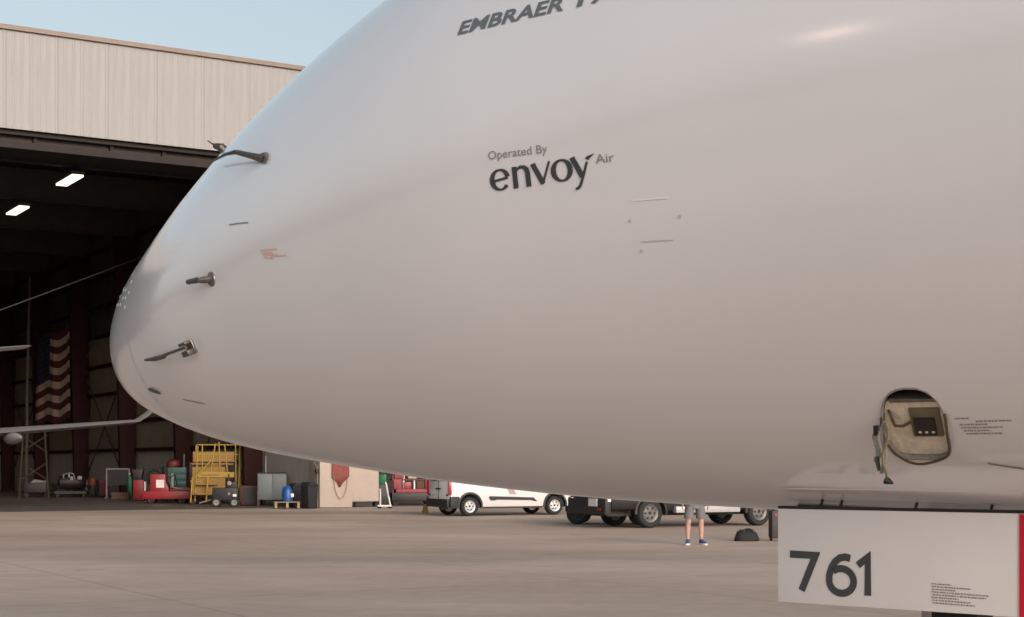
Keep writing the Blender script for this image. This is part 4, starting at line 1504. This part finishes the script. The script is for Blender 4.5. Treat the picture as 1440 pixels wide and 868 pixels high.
build_bag()
bol = thing('chock', 'small yellow chock standing behind the white van', 'wheel chock', ground_at(598, 722), 0.4)
MB().prism([(-0.10, 0), (0.10, 0), (0.06, 0.25), (-0.04, 0.27)], -0.09, 0.09).build('wedge', 'yellow', bol, bevel=0.015)
MB().tube([(-0.03, 0, 0.25), (0.0, 0, 0.31), (0.04, 0, 0.25)], 0.012, 6).build('handle', 'rope', bol)


# ------------------------------------------------------------------ equipment along the hangar wall
def at(px, t):
    """floor point on the sight line px, t metres from the side wall (negative = into the bay)"""
    k = (px - 720.0) / 2200.0
    s = (JX + cos(FA)*t - k*(JY + sin(FA)*t)) / (sin(FA) + cos(FA)*k)
    return HW(t, s, 0.004)


def floor_at(px, py):
    p = ground_at(px, py)
    return (p[0], p[1], 0.004)


def castors(o, xs, ys, r=0.07):
    for x in xs:
        for y in ys:
            MB().lathe([(r*0.6, -0.025), (r, -0.02), (r, 0.02), (r*0.6, 0.025)], axis='Y', c=(x, y, r), n=12).build('castor', 'rubber', o, smooth=True)


def build_equipment():
    # yellow maintenance steps
    o = thing('maintenance_steps', 'tall yellow mobile maintenance steps with handrails inside the hangar', 'steps', at(306, -1.5), radians(8))
    W, D = 1.1, 0.9
    for k, z in enumerate((0.45, 0.85, 1.25, 1.62)):
        MB().box((-0.55 + 0.13*k, -0.5 + 0.16*k, z), (0.95 - 0.1*k, 0.28, 0.05)).build('tread', 'ochre', o)
    MB().box((-0.2, 0.25, 1.70), (1.7, 0.9, 0.06)).build('platform', 'ochre', o)
    MB().box((-0.35, -0.20, 0.98), (1.35, 0.03, 1.20)).build('side_panel', 'ochre', o)
    MB().box((-0.15, -0.22, 2.0), (1.7, 0.02, 0.42)).build('guard_panel', 'ochre', o)
    for x, top, lean in ((-0.92, 2.45, 0.12), (-0.62, 2.5, 0.0), (-0.28, 2.55, 0.2), (0.12, 2.62, -0.06), (0.42, 2.5, -0.12), (0.78, 2.55, -0.03), (0.95, 2.5, 0.0)):
        MB().tube([(x, -0.24, 1.3 if -0.8 < x < 0.7 else 0.1), (x + lean, -0.22, top)], 0.032, 6).build('rail_post', 'yellow', o)
    for z in (2.1, 2.5):
        MB().tube([(-0.85, -0.22, z), (0.95, -0.22, z)], 0.025, 6).build('handrail', 'yellow', o)
        MB().tube([(-0.85, 0.68, z), (0.95, 0.68, z)], 0.025, 6).build('handrail', 'yellow', o)
    for x, y in ((-1.08, -0.55), (0.86, -0.3), (-1.0, 0.7), (0.86, 0.7), (-0.45, -0.55)):
        MB().tube([(x, y, 0.1), (x + 0.08, y*0.95, 1.15 if y < -0.4 else 2.5)], 0.035, 6).build('leg', 'yellow', o)
    MB().tube([(-1.08, -0.58, 0.95), (-0.2, -0.3, 1.9)], 0.03, 6).build('handrail', 'yellow', o)
    MB().box((-0.05, -0.26, 1.25), (1.5, 0.04, 0.22)).build('cross_panel', 'yellow', o)
    castors(o, (-1.0, 0.8), (-0.4, 0.6), 0.1)

    # red tug-like cart with a white placard
    o = thing('equipment_cart', 'bright red ground equipment cart with a white square placard', 'cart', at(236, -2.6), radians(5))
    MB().box((0.0, 0, 0.36), (2.0, 1.0, 0.34)).build('deck', 'red', o, bevel=0.03)
    MB().prism([(-0.70, 0.5), (-0.70, 1.26), (-0.06, 1.26), (-0.04, 0.95), (0.10, 0.62), (0.10, 0.5)], -0.42, 0.42).build('cowling', 'red', o, bevel=0.03)
    MB().box((-0.27, -0.43, 0.85), (0.34, 0.02, 0.34)).build('placard', 'whitep', o)
    MB().box((0.55, -0.1, 0.62), (0.8, 0.6, 0.16)).build('tray', 'pinkred', o, bevel=0.02)
    MB().tube([(0.25, -0.45, 0.70), (0.62, -0.45, 0.62), (1.2, -0.45, 0.60)], 0.03, 6).build('hose', 'strap', o)
    MB().tube([(1.0, 0, 0.4), (1.75, 0, 0.22)], 0.04, 6).build('tow_bar', 'darkred', o)
    for x in (-0.65, 0.65):
        for y in (-0.38, 0.38):
            wheel(o, x, y, 0.16, 0.14, 1 if y > 0 else -1, 'dark')
    MB().box((0.25, -0.35, 0.95), (0.10, 0.10, 0.7)).build('valve_post', 'strap', o)
    MB().tube([(0.12, -0.4, 1.1), (0.35, -0.45, 1.25), (0.45, -0.4, 0.8), (0.2, -0.42, 0.65)], 0.03, 6).build('hose', 'dark', o, smooth=True)

    o = thing('tool_trolley', 'teal tool trolley with a dark red bundle on top, behind the red cart', 'trolley', at(250, -1.5), radians(10))
    MB().box((0, 0, 0.95), (0.85, 0.6, 1.2)).build('cabinet', 'teal', o, bevel=0.02)
    for k in range(4):
        MB().box((0, -0.31, 0.55 + 0.27*k), (0.75, 0.03, 0.23)).build('drawer', 'teal', o, bevel=0.01)
    castors(o, (-0.35, 0.35), (-0.22, 0.22), 0.12)
    MB().box((0.28, 0, 1.85), (0.06, 0.06, 0.6)).build('lamp_post', 'teal', o)
    b = thing('cloth_bundle', 'dark red bundle lying on the teal tool trolley', 'bundle', (at(244, -1.5)[0], at(244, -1.5)[1], 1.555), 0.3)
    rings = [[(0.34*cos(a)*r*(1+.1*sin(3*a+k)), 0.24*sin(a)*r*(1+.1*cos(2*a+k)), h) for a in [2*pi*q/14 for q in range(14)]] for k, (r, h) in enumerate(((0.9, 0.0), (1.0, 0.1), (0.9, 0.24), (0.55, 0.36), (0.1, 0.40)))]
    MB().loft(rings).build('cloth', 'darkred', b, smooth=True, angle=70)

    o = thing('red_cabinet', 'narrow red steel cabinet with a pale edge, left of the bright red cart', 'cabinet', at(196, -2.3), radians(4))
    MB().box((0, 0, 0.52), (0.50, 0.5, 0.95)).build('case', 'darkred', o, bevel=0.02)
    MB().box((-0.02, -0.26, 0.55), (0.42, 0.02, 0.8)).build('door', 'red', o, bevel=0.008)
    MB().box((0.29, -0.1, 0.5), (0.06, 0.3, 0.8)).build('edge_post', 'whitep', o)
    castors(o, (-0.18, 0.18), (-0.18, 0.18), 0.05)
    b = thing('parts_bin', 'dark bin sitting on the narrow red cabinet', 'bin', (at(194, -2.3)[0], at(194, -2.3)[1], 1.005), 0.1)
    MB().prism([(-0.18, 0), (0.18, 0), (0.24, 0.42), (-0.24, 0.42)], -0.2, 0.2).build('tub', 'dark', b, bevel=0.015)
    MB().box((0, 0, 0.43), (0.52, 0.44, 0.03)).build('lid', 'darkred', b)

    o = thing('gas_cylinder', 'upright green gas cylinder beside the red cabinet', 'gas cylinder', at(182.5, -1.9), 0)
    MB().lathe([(0.10, 0.0), (0.115, 0.03), (0.115, 0.95), (0.09, 1.08), (0.035, 1.14), (0.03, 1.2)], n=16).build('bottle', 'green', o, smooth=True)
    MB().lathe([(0.045, 1.2), (0.05, 1.24), (0.02, 1.3)], n=10).build('valve', 'steel', o, smooth=True)

    o = thing('screen_board', 'dark board in a pale frame on legs, left of the green cylinder', 'board', at(166, -1.7), radians(3))
    MB().box((0, 0, 1.05), (1.02, 0.05, 0.75)).build('board', 'dark', o)
    for x in (-0.55, 0.55):
        MB().box((x, 0, 0.75), (0.06, 0.08, 1.5)).build('frame_post', 'greysteel', o)
        MB().box((x, 0, 0.05), (0.08, 0.5, 0.06)).build('foot', 'greysteel', o)
    MB().box((0, 0, 1.47), (1.14, 0.08, 0.06)).build('frame_rail', 'greysteel', o)
    o = thing('wooden_crate', 'low brown wooden crate on the floor below the dark board', 'crate', at(170, -2.5), radians(7))
    MB().box((0, 0, 0.2), (0.8, 0.5, 0.34)).build('box', 'brown', o)
    for z in (0.1, 0.3):
        MB().box((0, -0.26, z), (0.84, 0.02, 0.12)).build('slat', 'brown', o)

    o = thing('orange_drum', 'small orange drum on a stand under the flag', 'drum', at(130, -1.9), 0)
    MB().lathe([(0.19, 0.62), (0.21, 0.66), (0.20, 0.8), (0.21, 0.82), (0.2, 0.98), (0.05, 1.02)], n=16).build('drum', 'orange', o, smooth=True)
    for k in range(3):
        a = 2*pi*k/3 + .4
        MB().tube([(0.3*cos(a), 0.3*sin(a), 0), (0.15*cos(a), 0.15*sin(a), 0.62)], 0.025, 6).build('leg', 'olive', o)

    o = thing('engine_stand', 'dark engine stand with pale wrapped pipes, deep in the hangar shade', 'engine stand', at(100, -2.6), radians(12))
    MB().box((0, 0, 0.25), (1.6, 0.8, 0.14)).build('base_frame', 'dark', o)
    MB().lathe([(0.15, -0.7), (0.36, -0.6), (0.42, -0.1), (0.34, 0.3), (0.4, 0.5), (0.2, 0.7)], axis='X', c=(0.05, 0, 0.78), n=18).build('engine_core', 'dark', o, smooth=True)
    for x, z, w in ((-0.35, 1.08, 0.07), (-0.08, 1.12, 0.10), (0.05, 0.98, 0.16), (0.45, 1.0, 0.22)):
        MB().box((x, -0.40, z), (w, 0.05, 0.2)).build('wrapped_part', 'greysteel', o, bevel=0.02)
    MB().tube([(-0.4, -0.4, 1.15), (-0.1, -0.44, 1.26), (0.15, -0.42, 1.2), (0.2, -0.4, 0.95)], 0.03, 6).build('pipe', 'greysteel', o)
    castors(o, (-0.65, 0.65), (-0.3, 0.3), 0.09)

    o = thing('dark_cart', 'low dark cart with a folded grey cover at the shaded left end', 'cart', at(52, -4.2), radians(12))
    MB().box((0, 0, 0.5), (1.2, 0.7, 0.5)).build('box', 'dark', o, bevel=0.03)
    MB().prism([(-0.3, 0.76), (-0.1, 0.94), (0.3, 0.86), (0.55, 0.9), (0.55, 0.76)], -0.36, 0.3).build('cover', 'greysteel', o, bevel=0.03)
    castors(o, (-0.5, 0.5), (-0.28, 0.28), 0.12)

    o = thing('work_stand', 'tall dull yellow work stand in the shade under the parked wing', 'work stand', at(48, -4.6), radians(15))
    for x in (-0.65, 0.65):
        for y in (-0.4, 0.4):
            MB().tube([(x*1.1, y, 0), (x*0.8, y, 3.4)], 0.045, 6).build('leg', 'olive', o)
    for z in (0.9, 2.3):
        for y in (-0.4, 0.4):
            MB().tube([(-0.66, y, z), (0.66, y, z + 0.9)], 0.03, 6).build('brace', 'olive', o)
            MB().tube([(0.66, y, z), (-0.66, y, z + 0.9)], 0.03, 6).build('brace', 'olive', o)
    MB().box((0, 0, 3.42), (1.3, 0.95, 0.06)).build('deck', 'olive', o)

    o = thing('hangar_pole', 'tall slim grey pole rising in the dark hangar beside the flag', 'pole', at(37, -2.2), 0)
    MB().tube([(0, 0, 0), (0.05, 0, 6), (0.2, 0, 12.6)], [0.11, 0.10, 0.08], 10).build('shaft', 'lamp_house', o, smooth=True)
    MB().box((0, 0, 0.03), (0.5, 0.5, 0.06)).build('base_plate', 'dark', o)
    # cable slung across the doorway dark
    a = HW(-12.5, 1.5, 6.8)
    b_ = HW(-3.0, 14.0, 10.95)
    pts = []
    for k in range(17):
        f = k/16*1.5
        pts.append((a[0] + (b_[0]-a[0])*f, a[1] + (b_[1]-a[1])*f, a[2] + (b_[2]-a[2])*f - 0.05*f*(1.5-f)))
    tag(MB().tube(pts, 0.024, 5).build('cable', 'lamp_house'), 'thin grey cable slung across the dark hangar interior', 'cable')

    # dense dark odds and ends along the wall
    rr = random.Random(11)
    labs = [(70, -1.6, 'tyre_stack', 'stack of dark tyres against the wall, left of the engine stand', 'tyre stack'),
            (121, -1.2, 'oil_drum', 'dark oil drum against the wall between the engine stand and the orange drum', 'drum'),
            (143, -1.1, 'tool_chest', 'dark tool chest just left of the board in its pale frame', 'chest'),
            (216, -1.1, 'hose_rack', 'dark hose rack on the wall side of the red cart', 'rack'),
            (275, -0.9, 'wall_locker', 'dark locker against the wall left of the yellow steps', 'locker')]
    for px, t, nm, lab, cat in labs:
        o = thing(nm, lab, cat, at(px, t), FA + rr.uniform(-0.2, 0.2))
        if nm == 'tyre_stack':
            for k in range(3):
                MB().lathe([(0.28, 0.22*k + 0.01), (0.42, 0.22*k + 0.03), (0.45, 0.22*k + 0.11), (0.42, 0.22*k + 0.19), (0.28, 0.22*k + 0.21)], n=20).build('tyre', 'rubber', o, smooth=True)
        elif nm == 'oil_drum':
            MB().lathe([(0.28, 0.0), (0.29, 0.02), (0.285, 0.3), (0.295, 0.31), (0.285, 0.33), (0.285, 0.58), (0.295, 0.6), (0.285, 0.62), (0.29, 0.88), (0.27, 0.88)], n=20).build('barrel', 'dark', o, smooth=True)
            MB().lathe([(0.04, 0.88), (0.04, 0.91), (0.02, 0.91)], c=(0.15, 0, 0), n=10).build('bung', 'greysteel', o)
        elif nm == 'tool_chest':
            MB().box((0, 0, 0.48), (0.55, 0.6, 0.8)).build('case', 'casegrey', o, bevel=0.02)
            for k in range(4):
                MB().box((0, -0.31, 0.2 + 0.18*k), (0.48, 0.02, 0.15)).build('drawer', 'darkred', o, bevel=0.008)
            castors(o, (-0.2, 0.2), (-0.2, 0.2), 0.05)
        elif nm == 'hose_rack':
            for x in (-0.45, 0.45):
                MB().box((x, 0, 0.8), (0.06, 0.1, 1.6)).build('post', 'dark', o)
            for k in range(3):
                q = [(0.36*cos(2*pi*i/20)*(1 - 0.08*k), -0.12 - 0.06*k, 1.05 + 0.36*sin(2*pi*i/20)) for i in range(21)]
                MB().tube(q, 0.035, 6).build('hose_coil', 'dark' if k != 1 else 'teal', o, smooth=True)
            MB().box((0, 0, 1.5), (0.96, 0.08, 0.06)).build('rail', 'dark', o)
        else:
            MB().box((0, 0, 0.9), (0.7, 0.45, 1.76)).build('case', 'darkred', o, bevel=0.015)
            for x in (-0.17, 0.17):
                MB().box((x, -0.235, 0.9), (0.32, 0.02, 1.62)).build('door', 'dark', o, bevel=0.006)

    # black power unit with pale fittings, in front of the yellow steps
    o = thing('power_unit', 'small black wheeled power unit with pale fittings, before the yellow steps', 'generator', at(318, -2.6), radians(5))
    MB().box((-0.02, 0, 0.5), (1.0, 0.6, 0.5)).build('engine_block', 'dark', o, bevel=0.05)
    MB().box((0.22, 0, 0.84), (0.45, 0.5, 0.3)).build('fuel_tank', 'dark', o, bevel=0.06)
    MB().lathe([(0.06, -0.03), (0.09, 0.0), (0.05, 0.03)], axis='Y', c=(0.15, -0.3, 0.93), n=12).build('gauge', 'strap', o, smooth=True)
    MB().box((0.36, -0.31, 0.46), (0.14, 0.03, 0.10)).build('data_plate', 'whitep', o)
    MB().box((0.14, -0.31, 0.52), (0.08, 0.03, 0.10)).build('data_plate', 'strap', o)
    MB().tube([(0.1, 0, 0.95), (0.1, 0, 1.3)], 0.03, 8).build('exhaust_stack', 'darkred', o)
    MB().tube([(-0.5, 0, 0.3), (-1.05, 0, 0.15)], 0.035, 6).build('tow_bar', 'greycab', o)
    for x in (-0.35, 0.35):
        for y in (-0.3, 0.3):
            wheel(o, x, y, 0.18, 0.12, 1 if y > 0 else -1, 'strap')

    o = thing('dark_locker', 'dark maroon locker at the foot of the nearest red column', 'locker', at(352, -1.0), radians(8))
    MB().box((0, 0, 0.42), (0.75, 0.5, 0.78)).build('case', 'darkred', o, bevel=0.02)
    MB().box((-0.05, -0.26, 0.42), (0.5, 0.02, 0.66)).build('door', 'dark', o)
    MB().box((0.35, -0.28, 0.3), (0.12, 0.06, 0.6)).build('kick_strip', 'stucco', o)

    o = thing('grey_cabinet', 'blue grey two-door cabinet on legs, right of the nearest red column', 'cabinet', at(384, -0.55), radians(6))
    for x in (-0.31, 0.26):
        MB().box((x, -0.27, 0.78), (0.53, 0.02, 0.98)).build('door', 'greycab', o, bevel=0.008)
    MB().box((-0.02, 0, 0.78), (1.16, 0.5, 1.04)).build('case', 'greycab', o)
    for x in (-0.55, 0.5):
        MB().box((x, 0, 0.14), (0.06, 0.4, 0.26)).build('leg', 'dark', o)
    MB().tube([(-0.57, -0.26, 1.34), (0.54, -0.26, 1.34), (0.58, -0.26, 1.2), (0.58, -0.26, 0.4)], 0.02, 6).build('push_bar', 'dark', o)
    MB().tube([(-0.3, 0.1, 1.3), (-0.3, 0.1, 2.0)], 0.03, 6).build('vent_pipe', 'greysteel', o)

    o = thing('pallet', 'pale wooden pallet lying on the floor by the black bins', 'pallet', at(403, -1.55), radians(12))
    for k in range(5):
        MB().box((0, -0.36 + 0.18*k, 0.25), (0.95, 0.13, 0.025)).build('deck_board', 'wood', o)
    for x in (-0.42, 0, 0.42):
        MB().box((x, 0, 0.13), (0.09, 0.84, 0.20)).build('stringer', 'wood', o)
    p = at(404, -1.5)
    b = thing('blue_jug', 'blue plastic jug with a white cap standing on the pallet', 'jug', (p[0], p[1] + 0.05, 0.268), 0)
    MB().lathe([(0.19, 0.0), (0.2, 0.05), (0.2, 0.42), (0.12, 0.55), (0.06, 0.6)], n=16).build('jug', 'blue', b, smooth=True)
    MB().box((0.2, -0.12, 0.24), (0.12, 0.06, 0.14)).build('cap', 'whitep', b, bevel=0.02)
    MB().box((-0.1, -0.0, 0.42), (0.2, 0.1, 0.34)).build('spout', 'blue', b, bevel=0.02)
    for i, (px, tt, w, h, lab) in enumerate(((419, -0.62, 0.62, 0.95, 'wide black plastic bin standing just behind the pallet'), (435, -0.75, 0.46, 1.0, 'tall black plastic bin against the beige door post'))):
        o = thing('black_bin', lab, 'bin', at(px, tt), FA + radians(10*i), 'black bins by the door post')
        MB().prism([(-w*0.42, 0), (w*0.42, 0), (w*0.5, h*0.86), (-w*0.5, h*0.86)], -0.25, 0.25).build('tub', 'bagblack', o, bevel=0.02)
        MB().prism([(-w*0.52, h*0.86), (w*0.52, h*0.86), (w*0.3, h), (-w*0.3, h)], -0.28, 0.28).build('lid', 'bagblack', o, bevel=0.02)
    # cloth with looped cord on the post
    o = thing('hanging_cloth', 'faded red pointed cloth hanging from the beige door post', 'cloth', HW(0.86, -0.455, 0.75), FA)
    vs, fs = [], []
    n = 10
    for i in range(n+1):
        x = -0.36 + 0.72*i/n
        low = 0.12 + 0.30*abs(x + 0.02)/0.36 if abs(x + 0.02) > 0.06 else 0.05
        for z in (low, 0.5, 1.1):
            vs.append((x, -0.03 - 0.025*sin(x*17 + z*2), z))
    for i in range(n):
        for k in range(2):
            fs.append((3*i+k, 3*i+3+k, 3*i+4+k, 3*i+1+k))
    c = MB().add(vs, fs)
    ob = c.build('cloth', 'redcloth', o, smooth=True)
    md = ob.modifiers.new('th', 'SOLIDIFY')
    md.thickness = 0.012
    MB().tube([(-0.3 + 0.6*k/12, -0.06, 0.45 - 0.85*(1 - (2*k/12-1)**2)**0.6) for k in range(13)], 0.016, 6).build('cord', 'rope', o, smooth=True)

    # right bay: white stand, green box, racks of red equipment
    o = thing('white_stand', 'low white two-post wheeled stand right of the beige door post', 'stand', floor_at(541, 715.2), radians(15))
    MB().tube([(-0.17, 0, 0.08), (-0.17, 0, 0.75)], 0.03, 8).build('post', 'whitep', o)
    MB().tube([(0.22, 0, 0.1), (0.04, 0, 1.0)], 0.03, 8).build('post', 'whitep', o)
    MB().box((-0.02, 0, 0.10), (0.52, 0.3, 0.06)).build('base', 'whitep', o, bevel=0.01)
    castors(o, (-0.2, 0.2), (-0.12, 0.12), 0.06)
    o = thing('black_box', 'black equipment box behind the white stand in the right doorway', 'box', floor_at(535, 712.5), radians(15))
    MB().box((0, 0, 0.45), (0.55, 0.5, 0.86)).build('case', 'dark', o, bevel=0.03)
    MB().box((0, -0.26, 0.55), (0.4, 0.02, 0.3)).build('vent_grille', 'black_plastic', o)
    p = floor_at(536, 712.2)
    o = thing('green_canister', 'small green canister on the black box in the right doorway', 'canister', (p[0] + 0.05, p[1] + 0.1, 0.885), 0)
    MB().box((0, 0, 0.2), (0.3, 0.22, 0.38)).build('can', 'green', o, bevel=0.03)
    MB().tube([(-0.08, 0, 0.38), (-0.06, 0, 0.46), (0.06, 0, 0.46), (0.08, 0, 0.38)], 0.014, 6).build('handle', 'green', o)
    o = thing('equipment_rack', 'rack of red and pink ground equipment in the right doorway', 'rack', floor_at(578, 710), radians(14))
    MB().box((0, 0, 0.33), (1.75, 0.8, 0.34)).build('base', 'dark', o, bevel=0.02)
    MB().box((0.1, -0.05, 0.58), (1.6, 0.7, 0.14)).build('tray', 'pinkred', o, bevel=0.02)
    for x in (-0.8, -0.35, 0.1, 0.5, 0.8):
        MB().box((x, -0.2, 1.1), (0.06, 0.08, 1.3)).build('upright', 'whitep' if x in (-0.35, 0.1) else 'darkred', o)
    for z in (1.05, 1.5, 1.75):
        MB().box((0, 0, z), (1.7, 0.6, 0.05)).build('shelf', 'darkred', o)
    for x, z, w, h, mm in ((-0.62, 0.86, 0.34, 0.4, 'pinkred'), (-0.2, 0.80, 0.3, 0.3, 'red'), (0.32, 0.82, 0.3, 0.34, 'brown'), (0.65, 0.84, 0.24, 0.4, 'darkred'), (-0.55, 1.26, 0.4, 0.34, 'pinkred'), (0.0, 1.24, 0.36, 0.3, 'stucco'), (0.6, 1.26, 0.4, 0.36, 'darkred')):
        MB().box((x, -0.12, z), (w, 0.4, h)).build('stored_case', mm, o, bevel=0.02)
    castors(o, (-0.7, 0.7), (-0.3, 0.3), 0.14)


build_equipment()


# ------------------------------------------------------------------ the apron floodlight whose glint shows on the nose
def build_floodlight():
    M['flood'] = mat('floodlight_lens', (0.9, 0.8, 0.7), 0.4, emit=(1.0, 0.66, 0.48), estr=34)
    o = thing('floodlight', 'lit apron floodlight on a grey mast, mirrored as a warm glint on the airliner', 'floodlight', (-31.7, -5.4, 0), atan2(10.6, 32.8))
    MB().tube([(0, 0, 0), (0, 0, 4.5), (0, 0, 9.0)], [0.12, 0.10, 0.07], 12).build('mast', 'greysteel', o, smooth=True)
    MB().box((0, 0, 0.03), (0.5, 0.5, 0.06)).build('base_plate', 'greysteel', o)
    h = MB().box((0.12, 0, 9.1), (0.22, 0.72, 0.34), ry=0.25).build('lamp_head', 'dark', o, bevel=0.02)
    MB().box((0.235, 0, 9.07), (0.02, 0.62, 0.26), ry=0.25).build('lens', 'flood', h)


build_floodlight()
